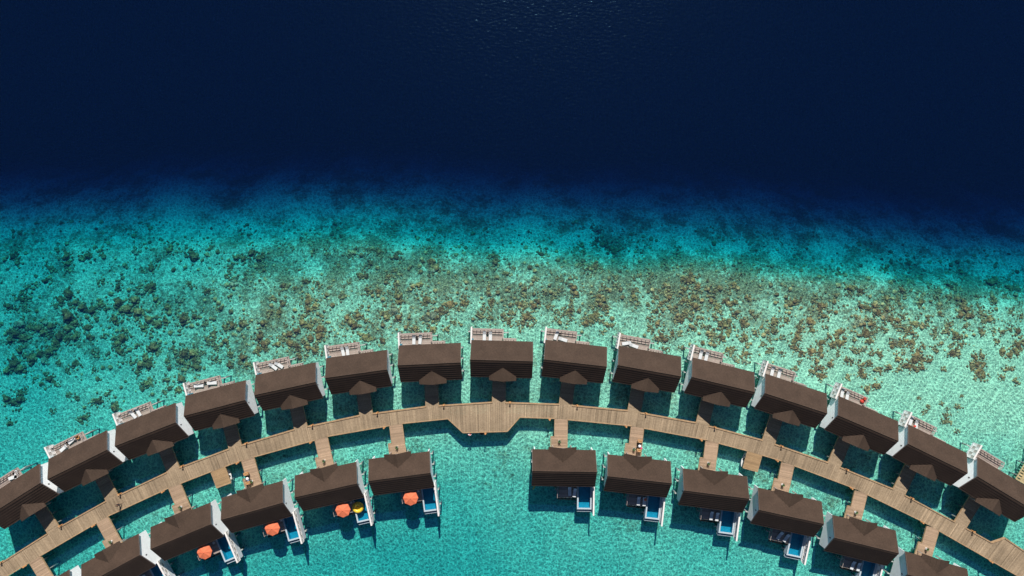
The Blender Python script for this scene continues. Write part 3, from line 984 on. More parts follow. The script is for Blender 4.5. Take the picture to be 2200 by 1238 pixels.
LT = {0: [(-1.2, 4.75, 75), (-0.5, 5.0, -40)], 1: [(-4.5, 4.7, -75), (-2.3, 5.4, -75)], 2: [(-3.9, 4.9, 20), (-2.7, 5.0, 10)],
      3: [(-4.5, 5.15, 78), (-1.6, 5.0, 78)], 4: [(-3.4, 4.75, 40), (-2.1, 4.8, 45)], 5: [(-3.5, 4.65, 5), (-2.5, 4.65, 0)],
      6: [(-3.7, 4.75, -3), (-2.35, 4.75, -8)], 7: [(-3.9, 4.65, 0), (-2.6, 4.65, 0)], 8: [(-4.2, 4.9, -12), (-2.7, 4.2, 78)],
      9: [(-4.6, 4.5, -72), (-3.0, 4.25, 80)], 10: [(-4.3, 4.75, 0), (-3.05, 4.7, 0)], 11: [(-4.4, 4.8, 6), (-2.9, 4.8, 4)],
      12: [(-4.9, 4.9, 14), (-3.7, 4.7, 14)], 13: [(-4.9, 5.0, 8), (-3.6, 4.75, 22)]}
for i, ls in LT.items():
    for k, (x, y, r_) in enumerate(ls):
        side = 'left' if k == 0 else 'right'
        put(lproto, lu, TF[i], x, y, R(r_), 'pale lounger, %s of the pair on the %s seaward villa deck' % (side, ORD[i]), 'sun lounger', 'sun loungers on the villa decks')
    xm = sum(q[0] for q in ls)/2; ym = max(q[1] for q in ls)+0.45
    if i not in (11,):
        put(tproto, tu, TF[i], xm, min(ym, 5.5), 0, 'small round black table between loungers of the %s seaward villa' % ORD[i], 'side table', 'black side tables on the decks')
LB = {6: [(1.55, -5.6, 2), (2.6, -5.9, -8)], 7: [(1.4, -5.9, 2), (2.6, -5.9, 4)], 8: [(1.2, -6.0, 0), (2.4, -6.05, 0)], 9: [(0.9, -5.7, -22), (2.3, -5.9, -22)],
      10: [(1.25, -6.1, -6), (2.5, -6.1, 2)]}
for i, ls in LB.items():
    for k, (x, y, r_) in enumerate(ls):
        side = 'left' if k == 0 else 'right'
        put(lproto, lu, BF[i], x, y, R(r_), 'grey lounger, %s of the pair by the %s lagoon villa pool' % (side, ORD[i]), 'sun lounger', 'sun loungers on the villa decks')

def make_umbrella():
    r = empty('patio_umbrella')
    m = MB(); m.lathe([(0.32, 0.0), (0.32, 0.08), (0.05, 0.12)], n=16, close=True); m.build('base', M['dark'], r)
    m = MB(); m.cyl((0, 0, 0.1), (0, 0, 2.75), 0.03, n=8); m.build('pole', M['rail'], r)
    m = MB(); n = 8; rr = 1.62; zt, zb = 2.68, 2.28
    rim = [(rr*math.cos(2*math.pi*(i+0.5)/n), rr*math.sin(2*math.pi*(i+0.5)/n), zb) for i in range(n)]
    for i in range(n):
        a = Vector(rim[i]); b = Vector(rim[(i+1) % n]); t = Vector((0, 0, zt))
        mid = (a+b)/2*0.985+Vector((0, 0, -0.01))
        for p, q in ((a, mid), (mid, b)):
            m.poly([t, p, q], 1.0)
            m.poly([p, q, q-Vector((0, 0, 0.15)), p-Vector((0, 0, 0.15))])
    m.build('canopy', M['orange'], r)
    for i in range(n):
        m = MB(); m.beam((0, 0, zt-0.05), Vector(rim[i])*0.98+Vector((0, 0, -0.02)), 0.03, 0.03); m.build('rib', M['framegrey'], r)
    m = MB(); m.lathe([(0.11, 0.0), (0.09, 0.05), (0.02, 0.1)], (0, 0, zt-0.02), n=10, close=True); m.build('finial', M['orange'], r)
    return r
uproto = make_umbrella(); uu = [False]
ud = {2: (0.45, -5.75, 'leftmost, by the third lagoon villa pool'), 3: (0.75, -5.7, 'second from the left, by a pool with no float'), 4: (0.95, -5.65, 'third from the left, beside the yellow pool float'), 5: (1.05, -5.6, 'rightmost, beside the open lagoon')}
UPX = {2: (438.7, 1186.5), 3: (584.5, 1135.6), 4: (736.3, 1096.3), 5: (882, 1070.6)}
def from_px(fr, px, py, z):
    q = W(px, py, z); d = Vector((q.x-fr[0].x, q.y-fr[0].y)); a = fr[1]
    return (d.x*math.cos(a)+d.y*math.sin(a))/fr[2], -d.x*math.sin(a)+d.y*math.cos(a)
def make_chair():
    r = empty('dining_chair')
    m = MB(); m.quadbox((-0.24, -0.24, 0.40), (0.24, 0.24, 0.46)); m.build('seat', M['screenwhite'], r)
    m = MB(); m.quadbox((-0.24, 0.20, 0.5), (0.24, 0.25, 0.88)); m.build('backrest', M['screenwhite'], r)
    for xx in (-0.22, 0.22):
        for yy in (-0.22, 0.22):
            m = MB(); m.quadbox((xx-0.02, yy-0.02, 0), (xx+0.02, yy+0.02, 0.40 if yy < 0 else 0.88)); m.build('leg', M['framegrey'], r)
    return r
def make_dtable():
    r = empty('dining_table')
    m = MB(); m.quadbox((-0.5, -0.5, 0.70), (0.5, 0.5, 0.75)); m.build('tabletop', M['rail'], r)
    for xx in (-0.44, 0.44):
        for yy in (-0.44, 0.44):
            m = MB(); m.quadbox((xx-0.03, yy-0.03, 0), (xx+0.03, yy+0.03, 0.70)); m.build('leg', M['rail'], r)
    return r
cproto = make_chair(); cu = [False]; dproto = make_dtable(); du = [False]
for i in (2, 3, 4, 5):
    x, y = from_px(BF[i], *UPX[i], 4.4)
    put(uproto, uu, BF[i], x, y, R(3*i), 'orange octagonal umbrella, '+ud[i][2], 'umbrella', 'orange umbrellas on the pool decks')
    put(dproto, du, BF[i], x+0.0, y+0.75, 0, 'small square table half under the umbrella of the %s lagoon villa' % ORD[i], 'table', 'tables under the umbrellas')
    put(cproto, cu, BF[i], x+1.45, y+0.7, R(-80), 'pale chair between umbrella and pool of the %s lagoon villa' % ORD[i], 'chair', 'pale chairs beside the umbrellas')
o = put(lproto, lu, BF[1], 1.9, -5.5, R(0), 'dim lounger in the roof shade of the second lagoon villa', 'sun lounger', 'sun loungers on the villa decks')

# yellow inflatable bird float in the pool of the fifth lagoon villa
r = empty('pool_float')
m = MB(); m.torus((0, 0, 0.20), 0.62, 0.30, 24, 12); m.build('ring', M['yellow'], r, smooth=True)
m = MB(); m.ell((0.15, 0.62, 0.62), 0.27, 0.27, 0.27, 16, 10); m.cyl((0.12, 0.55, 0.2), (0.15, 0.6, 0.6), 0.2, 0.16, 12)
h = m.build('head', M['yellow'], r, smooth=True)
m = MB(); m.ell((0, 0, 0.16), 0.6, 0.6, 0.12, 18, 8); m.build('seat', M['yellow'], r, smooth=True)
m = MB(); m.cyl((0.05, 0.85, 0.6), (-0.02, 1.08, 0.57), 0.11, 0.03, 8); m.build('beak', M['wicker'], h)
m = MB(); m.ell((-0.62, 0.1, 0.42), 0.13, 0.3, 0.1); m.ell((0.66, -0.1, 0.42), 0.13, 0.3, 0.1); m.build('wing', M['yellow'], r, smooth=True)
fx, fy = from_px(BF[4], 768.5, 1088.5, 2.3)
p = loc2w(BF[4], fx, fy); r.location = (p.x, p.y-0.25, 1.86); r.scale = (1.35, 1.35, 1.3); r.rotation_euler = (0, 0, R(20))
tag(r, 'yellow inflatable bird float in a plunge pool', 'pool float')

# red beanbag
r = empty('beanbag')
m = MB(); m.ell((0, 0, 0.22), 0.5, 0.45, 0.24, 16, 8); m.build('seat', M['red'], r, smooth=True)
m = MB(); m.ell((0.05, 0.62, 0.42), 0.36, 0.36, 0.4, 14, 8); m.build('backrest', M['red'], r, smooth=True)
q = W(1853, 862, 2.3); r.location = (q.x, q.y, 2.0); r.rotation_euler = (0, 0, R(-38))
tag(r, 'bright red beanbag seat in the corner of a sea deck', 'beanbag')
# red towel on lounger of the 14th villa
m = MB(); m.hexa([(-0.3,-0.2,0),(0.3,-0.2,0),(0.25,0.2,0),(-0.3,0.22,0),(-0.28,-0.18,0.06),(0.28,-0.16,0.07),(0.2,0.15,0.05),(-0.26,0.18,0.08)])
o = m.build('towel', M['red'], bevel=0.01); p = loc2w(TF[13], -3.75, 4.3); o.location = (p.x, p.y, 2.41)
tag(o, 'small red towel lying on a pale lounger', 'towel')
# wicker chair on second villa deck
r = empty('wicker_chair')
m = MB(); m.lathe([(0.30, 0.0), (0.42, 0.35), (0.40, 0.42), (0, 0.40)], n=16); m.build('seat', M['wicker'], r)
m = MB(); m.torus((0, 0, 0.62), 0.40, 0.06, 18, 8, a0=0, a1=math.pi*1.1); m.build('backrest', M['wicker'], r)
q = W(167, 940, 2.4); r.location = (q.x, q.y, 2.0)
tag(r, 'round tan wicker chair on the deck beside two loungers', 'chair')
# orange cushion
m = MB(); m.ell((0, 0, 0.14), 0.36, 0.42, 0.14, 16, 8)
o = m.build('cushion', M['orange'], smooth=True); q = W(1386.5, 1072.5, 2.5); o.location = (q.x, q.y, 2.40)
tag(o, 'round orange cushion on a lounger by a pool', 'cushion')
# yellow board by the seventh lagoon villa
m = MB(); m.ell((0, 0, 0), 0.30, 0.05, 1.25, 16, 12)
o = m.build('paddleboard', M['yellow'], smooth=True); q = W(1146.6, 1049.5, 2.6); o.location = (q.x+0.05, q.y+0.1, 2.4); o.rotation_euler = (R(-14), 0, R(80))
tag(o, 'yellow board standing at the lower left corner of a villa', 'paddleboard')

# potted plants by the porches of the lagoon row
def make_pot():
    r = empty('potted_plant')
    m = MB(); m.lathe([(0.0, 0.0), (0.2, 0.0), (0.27, 0.42), (0.22, 0.42), (0.2, 0.36), (0, 0.36)], n=14); m.build('pot', M['linen'], r)
    m = MB(); rg = random.Random(3)
    for k in range(26):
        a = rg.uniform(0, 6.28); l_ = rg.uniform(0.22, 0.5); z = rg.uniform(0.15, 0.5)
        d = Vector((math.cos(a), math.sin(a), 0)); s = Vector((-d.y, d.x, 0))*0.05
        b = Vector((0, 0, 0.38)); t = b+d*l_+Vector((0, 0, z)); mi = b.lerp(t, 0.55)+Vector((0, 0, 0.12))
        m.poly([b, mi+s, t, mi-s])
    m.build('foliage', M['leaf'], r)
    return r
pproto = make_pot(); pu = [False]
for i in range(12):
    put(pproto, pu, BF[i], WX-0.3, 5.05, 0.7*i, 'white pot with a small green plant by the porch of the %s lagoon villa' % ORD[i], 'potted plant', 'white plant pots at the porches', z=1.985)

# ------------------------------------------------------------------ boardwalk lamps
def make_lamp():
    r = empty('bollard_light')
    m = MB(); m.quadbox((-0.09, -0.09, -0.3), (0.09, 0.09, 0.75)); m.build('post', M['post'], r)
    m = MB(); m.quadbox((-0.15, -0.15, 0.80), (0.15, 0.15, 0.90)); m.quadbox((-0.05, -0.05, 0.75), (0.05, 0.05, 0.80)); m.build('cap', M['post'], r)
    m = MB(); m.quadbox((-0.28, -0.05, 0.05), (0.28, 0.05, 0.15)); m.build('bracket', M['post'], r)
    return r
LU = [(3,1207),(130.5,1128),(258,1061),(392.3,1000),(529.6,952),(671.3,913.2),(810.8,886.3),(953.8,869.3),(1095.8,865.7),(1240.4,871.2),(1388,887.8),(1536,916.4),(1679,957.8),(1820,1007.1),(1959.3,1068.5),(2090.5,1140.3)]
LL = [(52.7,1214),(200.7,1128),(350.3,1055),(510.2,993.2),(667.2,947.9),(825.4,917.7),(1180.9,900.8),(1345,916),(1506.4,944.7),(1669.2,989.5),(1829,1048.3),(1981.8,1119.8),(2129,1205)]
lp = make_lamp(); lf = [False]
for lst, nm in ((LU, 'seaward'), (LL, 'lagoon')):
    for i, (px, py) in enumerate(lst):
        o = lp if not lf[0] else copy_tree(lp); lf[0] = True
        q = W(px, py, 2.2)
        th = math.atan2(q.x-CC.x, q.y-CC.y)
        rad = radial(UPw if nm == 'seaward' else LOw, th)
        dirv = Vector((math.sin(th), math.cos(th)))*(0.16 if nm == 'seaward' else -0.16)
        rad = rad+dirv
        o.location = (rad.x, rad.y, 2.0); o.rotation_euler = (0, 0, -th)
        tag(o, 'orange lamp post on the %s edge of the boardwalk, %s from the left' % (nm, ORD[i]), 'lamp post', 'lamp posts along the boardwalk')
o = copy_tree(lp); q = W(1043, 929, 2.1); o.location = (q.x, q.y-0.2, 2.0); o.rotation_euler = (0, 0, 0)
tag(o, 'orange timber lamp post on the outer edge of the central platform', 'lamp post', 'lamp posts along the boardwalk')

# lifebuoy and ladder at the platform
r = empty('lifebuoy')
rotm = Matrix.Rotation(R(62), 3, 'X')
for k in range(8):
    if k % 2 == 0:
        pass
mr_ = MB(); mw_ = MB()
for k in range(8):
    (mr_ if k % 2 else mw_).torus((0, 0, 0), 0.36, 0.09, 4, 10, rotm, a0=k*math.pi/4, a1=(k+1)*math.pi/4)
mr_.build('red_band', M['red'], r, smooth=True); mw_.build('ring', M['linen'], r, smooth=True)
q = W(1009, 931, 1.9); r.location = (q.x, q.y-0.32, 2.05)
tag(r, 'red and white lifebuoy hanging on the edge of the central platform', 'lifebuoy')
r = empty('swim_ladder')
for s in (-0.35, 0.35):
    m = MB(); m.cyl((s, 0, -0.9), (s, 0, 2.2), 0.05, n=8); m.build('side_rail', M['dark'], r)
for k in range(7):
    m = MB(); m.quadbox((-0.35, -0.14, -0.6+k*0.35), (0.35, 0.14, -0.54+k*0.35)); m.build('rung', M['dark'], r)
q = W(1035, 930, 2); r.location = (q.x, q.y-0.35, 0)
tag(r, 'dark swim ladder hanging from the central platform', 'ladder')

# landing platforms with kayaks
def landing(P, label, kay, klabel, krot):
    a, b, c, d = P
    ctr = (a+b+c+d)/4
    ang = math.atan2((b-a).y, (b-a).x)
    r = empty('landing_platform', (ctr.x, ctr.y, 0), ang)
    hw = ((b-a).length+(c-d).length)/4; hh = ((d-a).length+(c-b).length)/4
    m = MB(); y = -hh; seg = 1
    while y < hh:
        m.quadbox((-hw, y, 1.92), (hw, min(y+0.19, hh)-0.015, 1.988), col=random.gauss(1, 0.12)); y += 0.19
    m.build('deck_boards', M['walk3'], r, colors=True)
    m = MB(); m.quadbox((-hw-0.06, -hh, 1.7), (-hw+0.03, hh-0.05, 2.03)); m.quadbox((hw-0.03, -hh, 1.7), (hw+0.06, hh-0.05, 2.03)); m.quadbox((-hw, -hh-0.08, 1.7), (hw, -hh+0.02, 2.03))
    m.build('side_board', M['trim'], r)
    m = MB()
    for xx in (-hw+0.4, hw-0.4):
        for yy in (-hh+0.4, hh-0.6): m.cyl((xx, yy, -4), (xx, yy, 1.7), 0.15, n=8)
    m.build('piles', M['pile'], r)
    tag(r, label, 'platform', 'small landing platforms below the boardwalk')
    # kayak
    k = empty('kayak')
    m = MB(); n = 14; secs = []
    for i in range(n+1):
        t = -1+2*i/n; hwid = 0.42*(1-abs(t)**2.4); zb = 0.0+0.18*abs(t)**3; zt = 0.34+0.16*abs(t)**3
        yv = t*1.7
        secs.append([(-hwid, yv, zt), (-hwid*0.75, yv, zb+0.06), (0, yv, zb), (hwid*0.75, yv, zb+0.06), (hwid, yv, zt), (0, yv, zt+0.05)])
    for s_ in secs: m.v += s_
    for i in range(n):
        for j in range(6):
            l_ = (j+1) % 6
            m.f.append((i*6+j, i*6+l_, (i+1)*6+l_, (i+1)*6+j)); m.c.append(1)
    m.build('hull', M['hull'], k, smooth=True)
    m = MB(); m.lathe([(0.0, 0.405), (0.24, 0.405), (0.27, 0.43), (0.2, 0.43)], n=14); m.build('seat', M['dark'], k)
    k.location = (kay[0], kay[1], -0.1); k.rotation_euler = (0, 0, krot)
    tag(k, klabel, 'kayak', 'white kayaks moored beside the landing platforms')
kl = W(493.5, 1023, 0.2); kr = W(1597.5, 987, 0.2)
landing(LANDL, 'light orange timber landing platform left of the service cart', kl, 'white kayak floating beside the left landing platform', R(12))
landing(LANDR, 'light orange timber landing platform on the right half of the boardwalk', kr, 'white kayak floating beside the right landing platform', R(-18))

# service carts
def cart(px, py, rot, accent, label):
    r = empty('service_cart')
    m = MB(); m.quadbox((-0.42, -0.75, 0.32), (0.42, 0.75, 0.42)); m.build('chassis', M['dark'], r)
    for yy, sg in ((1.0, 1), (-0.95, -1)):
        m = MB()
        m.hexa([(-0.45, yy-0.28, 0.35), (0.45, yy-0.28, 0.35), (0.45, yy+0.28, 0.35), (-0.45, yy+0.28, 0.35),
                (-0.52, yy-0.34, 0.95), (0.52, yy-0.34, 0.95), (0.52, yy+0.34, 0.95), (-0.52, yy+0.34, 0.95)])
        b = m.build('basket', M['wicker'], r, bevel=0.05)
        m = MB(); m.torus((0, yy, 0.97), 0.30, 0.07, 16, 8, Matrix.Diagonal((1.4, 0.8, 1.0))); m.build('rim', M['trim'], b, smooth=True)
    for xx in (-0.46, 0.46):
        for yy in (-0.6, 0.6):
            m = MB(); m.torus((xx, yy, 0.28), 0.22, 0.05, 16, 8, Matrix.Rotation(R(90), 3, 'Y')); m.build('wheel', M['dark'], r)
    m = MB(); m.ell((0.05, -0.05, 0.75), 0.34, 0.36, 0.34, 14, 8); m.build('linen_bag', M['linen'], r, smooth=True)
    m = MB(); m.ell((0.45 if accent == 'pink' else 0.1, -0.45, 0.7), 0.30, 0.2, 0.2, 12, 8); m.build('folded_cloth', M[accent], r, smooth=True)
    m = MB(); m.cyl((-0.4, 0.7, 0.4), (-0.4, 0.72, 1.15), 0.03); m.cyl((0.4, 0.7, 0.4), (0.4, 0.72, 1.15), 0.03); m.cyl((-0.4, 0.72, 1.15), (0.4, 0.72, 1.15), 0.035); m.build('handle', M['dark'], r)
    q = W(px, py, 2.5); r.location = (q.x, q.y, 1.99); r.rotation_euler = (0, 0, rot)
    tag(r, label, 'cart', 'service carts parked on the walkways')
cart(531.5, 1028, R(12), 'blue', 'service cart with wicker baskets, white bag and blue cloth')
cart(1373.5, 958, R(-6), 'pink', 'service cart with wicker baskets, white bag and pink cloth')

# person on the boardwalk
def skin_obj(name, pts, edges, rad, mat, parent=None, sub=2):
    me = bpy.data.meshes.new(name); me.from_pydata(pts, edges, []); me.update()
    me.materials.append(mat)
    o = bpy.data.objects.new(name, me); COL.objects.link(o)
    if parent: o.parent = parent
    sk = o.modifiers.new('skin', 'SKIN'); sk.use_smooth_shade = True
    lay = me.skin_vertices[0] if me.skin_vertices else None
    if lay is None:
        bm = bmesh.new(); bm.from_mesh(me); bm.verts.layers.skin.verify(); bm.to_mesh(me); bm.free(); lay = me.skin_vertices[0]
    for i, rr in enumerate(rad):
        lay.data[i].radius = (rr, rr)
        lay.data[i].use_root = (i == 0)
    s = o.modifiers.new('sub', 'SUBSURF'); s.levels = sub; s.render_levels = sub
    return o
root = empty('person')
P = [(0,0,0.95),(0,0,1.12),(0,0,1.32),(0,0,1.45),(0,0.02,1.53),(0,0.03,1.63),(0,0.03,1.72),
     (0.10,0,0.90),(0.12,0.22,0.50),(0.12,0.28,0.09),(0.12,0.44,0.05),
     (-0.10,0,0.90),(-0.12,-0.12,0.50),(-0.12,-0.38,0.14),(-0.12,-0.28,0.04),
     (0.19,0,1.40),(0.27,-0.14,1.15),(0.26,-0.10,0.90),(0.255,-0.06,0.82),
     (-0.19,0,1.40),(-0.27,0.10,1.15),(-0.26,0.28,0.98),(-0.25,0.35,0.93)]
E = [(0,1),(1,2),(2,3),(3,4),(4,5),(5,6),(0,7),(7,8),(8,9),(9,10),(0,11),(11,12),(12,13),(13,14),(3,15),(15,16),(16,17),(17,18),(3,19),(19,20),(20,21),(21,22)]
RD = [0.14,0.125,0.14,0.10,0.055,0.095,0.08,0.09,0.065,0.045,0.035,0.09,0.065,0.045,0.035,0.06,0.045,0.032,0.026,0.06,0.045,0.032,0.026]
skin_obj('body', P, E, RD, M['skin'], root)
# hands: five fingers each
for hx, hy, hz, sg, nm in ((0.255, -0.06, 0.80, 1, 'a'), (-0.25, 0.36, 0.91, -1, 'b')):
    fp = [(hx, hy, hz), (hx, hy+0.01, hz-0.06)]; fe = [(0, 1)]; fr_ = [0.022, 0.028]
    for j in range(4):
        b = len(fp); yy = hy-0.03+0.02*j; ln = (0.06, 0.075, 0.07, 0.055)[j]
        fp += [(hx-0.004*sg, yy, hz-0.07-ln*0.5), (hx-0.02*sg, yy, hz-0.07-ln)]; fe += [(1, b), (b, b+1)]; fr_ += [0.009, 0.008]
    b = len(fp); fp += [(hx-0.01*sg, hy+0.05, hz-0.05), (hx-0.02*sg, hy+0.065, hz-0.09)]; fe += [(1, b), (b, b+1)]; fr_ += [0.010, 0.008]
    skin_obj('hand', fp, fe, fr_, M['skin'], root, 1)
skin_obj('shirt', [(0,0,0.92),(0,0,1.12),(0,0,1.32),(0,0,1.46),(0.20,0,1.40),(0.265,-0.11,1.20),(-0.20,0,1.40),(-0.265,0.08,1.20)],
         [(0,1),(1,2),(2,3),(2,4),(4,5),(2,6),(6,7)], [0.165,0.15,0.165,0.10,0.08,0.065,0.08,0.065], M['cloth'], root)
skin_obj('trousers', [(0,0,0.94),(0.10,0,0.88),(0.12,0.22,0.50),(0.12,0.275,0.14),(-0.10,0,0.88),(-0.12,-0.12,0.50),(-0.12,-0.36,0.18)],
         [(0,1),(1,2),(2,3),(0,4),(4,5),(5,6)], [0.15,0.11,0.085,0.065,0.11,0.085,0.065], M['cloth'], root)
m = MB(); m.ell((0, 0.012, 1.70), 0.11, 0.125, 0.11, 14, 8); m.build('hair', M['hair'], root, smooth=True)
q = W(259, 1082, 2.0); root.location = (q.x, q.y, 2.0); root.rotation_euler = (0, 0, R(-62))
tag(root, 'person in dark clothes walking along the left half of the boardwalk', 'person')

# timber jetty at the far right
r = empty('timber_jetty')
a = W(2183, 1030, 2).to_2d(); b = W(2214, 978, 2).to_2d()
d = (b-a).normalized(); r.location = (a.x, a.y, 0); r.rotation_euler = (0, 0, math.atan2(d.y, d.x)-math.pi/2)
m = MB(); y = 0
while y < 9:
    m.quadbox((-0.1, y, 1.8), (0.9, y+0.35, 1.88), col=random.gauss(1, .1)); y += 0.62
m.quadbox((-0.15, 0, 1.85), (0.0, 9, 2.05)); m.quadbox((0.85, 0, 1.85), (1.0, 9, 2.05))
m.build('frame', M['yellowwood'], r, colors=True)
m = MB(); y = 0
while y < 9:
    m.quadbox((1.05, y, 1.92), (3.4, y+0.42, 2.0), col=random.gauss(1, .1)); y += 0.44
m.build('deck_boards', M['yellowwood'], r, colors=True)
m = MB()
for yy in (1, 4, 7):
    for xx in (0.2, 3.0): m.cyl((xx, yy, -4), (xx, yy, 1.8), 0.15, n=8)
m.build('piles', M['pile'], r)
tag(r, 'pale yellow timber jetty at the right edge of the picture', 'jetty')

# ------------------------------------------------------------------ corals
ZA = (0, 520, 3.095, [(30,90,60),(60,130,40),(400,90,55),(405,140,50),(410,185,40),(275,165,35),(300,185,40),(258,258,45),(140,295,35),(545,85,60),(625,60,40),(870,65,50),(1095,50,60),(980,175,50),(100,340,35),(115,385,50),(70,375,35),(160,365,35),(430,345,70),(375,385,60),(340,425,35),(480,400,50),(525,440,60),(440,490,90),(470,545,60),(430,585,60),(15,430,50),(70,447,35),(130,440,35),(100,560,80),(60,610,80),(120,640,65),(30,660,50),(165,570,45),(225,580,60),(260,605,55),(305,570,60),(270,540,45),(310,590,50),(370,630,70),(425,645,50),(480,635,60),(340,680,70),(290,730,70),(240,750,60),(165,780,80),(100,730,50),(60,820,90),(15,865,60),(100,850,70),(260,790,50),(645,410,55),(590,460,50),(610,520,40),(690,440,35),(560,570,50),(575,635,50),(670,630,35),(745,520,60),(770,400,75),(830,450,80),(900,470,70),(880,390,70),(920,330,60),(985,300,70),(1020,390,45),(760,300,45),(665,260,40),(975,515,60),(1035,550,60),(1095,440,50),(1090,530,50),(935,575,45),(1180,390,50),(1210,515,70),(825,595,30),(800,640,65),(760,680,60),(745,650,40),(780,730,50),(900,697,38),(990,625,40),(1010,700,75),(1040,735,35),(955,780,60),(920,820,60),(980,820,60),(860,805,40),(905,875,40),(1215,750,70),(1190,805,35),(1105,795,35),(475,815,50),(360,810,35),(605,850,30),(600,735,30),(630,760,30),(305,920,50),(245,955,35),(195,915,30),(270,880,35),(350,950,35),(425,855,30),(1195,920,55),(1100,920,40),(975,940,60),(940,950,35),(1185,985,45),(490,1045,35),(430,1025,30),(700,1015,40),(640,1060,50),(610,1065,40),(755,1105,65),(20,1045,60),(60,1075,60),(95,1060,60),(100,1015,45),(135,1000,35),(35,1210,45),(545,1170,45),(520,1200,35),(1140,710,35),(1155,735,30),(840,730,40),(1090,1000,35),(325,1135,30),(1025,120,30),(920,190,30)])
ZB = (300, 500, 4.1275, [(415,160,50),(455,210,90),(840,220,60),(900,230,60),(975,180,80),(1050,220,80),(1060,300,50),(780,325,40),(930,405,35),(765,390,50),(820,450,80),(420,460,50),(590,520,60),(380,770,90),(475,745,55),(570,810,50),(345,860,50),(760,830,60),(820,820,70),(910,810,70),(655,900,60),(650,990,45),(680,1035,40),(755,960,60),(800,1080,55),(780,1005,28),(590,950,50),(1070,920,80),(1100,990,90),(1060,1040,70),(1100,810,70),(1190,580,50),(1280,630,45),(1275,470,60),(1240,710,70),(1160,710,50),(1150,740,40),(1380,495,35),(1480,435,60),(1580,450,45),(1495,610,90),(1555,645,75),(1495,680,60),(1470,738,40),(1300,832,30),(1450,800,80),(1510,830,60),(1560,780,50),(1600,860,90),(1600,920,90),(1520,935,60),(1400,870,70),(1330,900,70),(1340,980,80),(1400,1010,70),(1230,990,60),(1280,950,40),(1250,930,35),(1460,960,50),(1560,1040,80),(1420,1100,60),(1500,1030,60),(390,1080,90),(460,1080,90),(490,1060,50),(360,1150,70),(430,1180,50),(500,1200,70),(480,1130,60),(920,1110,70),(900,1150,50),(955,1175,55),(660,1120,50),(710,1135,40),(800,1180,60),(685,675,35),(560,1060,25)])
ZC = (600, 500, 5.1575, [(500,180,50),(520,240,40),(770,250,60),(830,190,50),(980,190,60),(1090,215,80),(1130,215,50),(1290,270,70),(1330,225,45),(1650,180,60),(1690,330,110),(1740,400,90),(1700,420,80),(1000,340,70),(900,480,80),(960,480,70),(1210,490,70),(1285,420,60),(650,360,60),(770,552,40),(1300,580,50),(1310,640,60),(1330,710,90),(1330,760,80),(1215,675,40),(1550,590,80),(1445,640,35),(690,710,60),(705,680,30),(980,640,60),(1100,650,70),(870,920,80),(920,930,60),(760,950,80),(800,1000,100),(840,1040,80),(1270,860,100),(1320,945,90),(1200,940,90),(1150,900,60),(1160,810,50),(1620,740,110),(1890,780,120),(1680,910,140),(1800,860,100),(1740,950,80),(1980,850,50),(975,975,60),(1040,1015,35),(1440,1005,35),(1940,995,45),(960,1160,120),(1150,1200,70),(915,820,45),(1690,1070,90),(1500,1070,80),(1860,1070,60)])
ZDD = (950, 480, 5.1575, [(245,885,95),(250,810,55),(505,700,40),(505,762,48),(527,805,50),(545,875,70),(530,970,50),(455,950,60),(400,1010,60),(440,1040,50),(520,1050,50),(680,1020,65),(750,990,60),(785,1010,50),(740,1055,55),(735,1110,60),(860,900,80),(920,910,60),(1000,910,70),(1060,870,70),(1030,920,70),(930,1050,100),(900,1090,60),(950,1020,60),(1010,1068,50),(905,800,50),(910,725,50),(990,1140,35),(862,1180,40),(845,1120,40),(130,1095,45),(1100,340,70),(1150,340,50),(800,500,40),(710,560,70),(570,360,90),(590,440,90),(1030,610,40),(1290,600,45),(1325,635,30),(1130,750,60),(1150,780,40),(1240,790,60),(1295,750,50),(1230,820,40),(1460,720,80),(1480,780,80),(1440,860,40),(1425,910,50),(1410,970,80),(1450,965,50),(1350,960,35),(1350,1010,40),(1280,970,45),(1185,930,60),(1260,1045,50),(1420,1065,50),(1740,800,70),(1720,850,70),(1790,850,70),(1750,900,70),(1810,930,70),(1820,970,60),(1670,920,50),(1700,1020,90),(1660,1050,90),(1590,1100,80),(1790,1090,35),(1790,700,48),(1915,680,50),(1920,600,45),(1460,600,35),(1530,460,60),(1590,1060,60),(1580,240,70),(1510,270,50),(1580,310,50),(1740,180,70),(1720,220,50),(1810,230,100),(1860,250,80),(1900,280,80),(1930,320,80),(1980,290,70),(2040,260,60),(1740,60,100),(1700,480,100),(1640,500,80),(1750,500,60),(1875,1130,55),(1790,1208,55)])
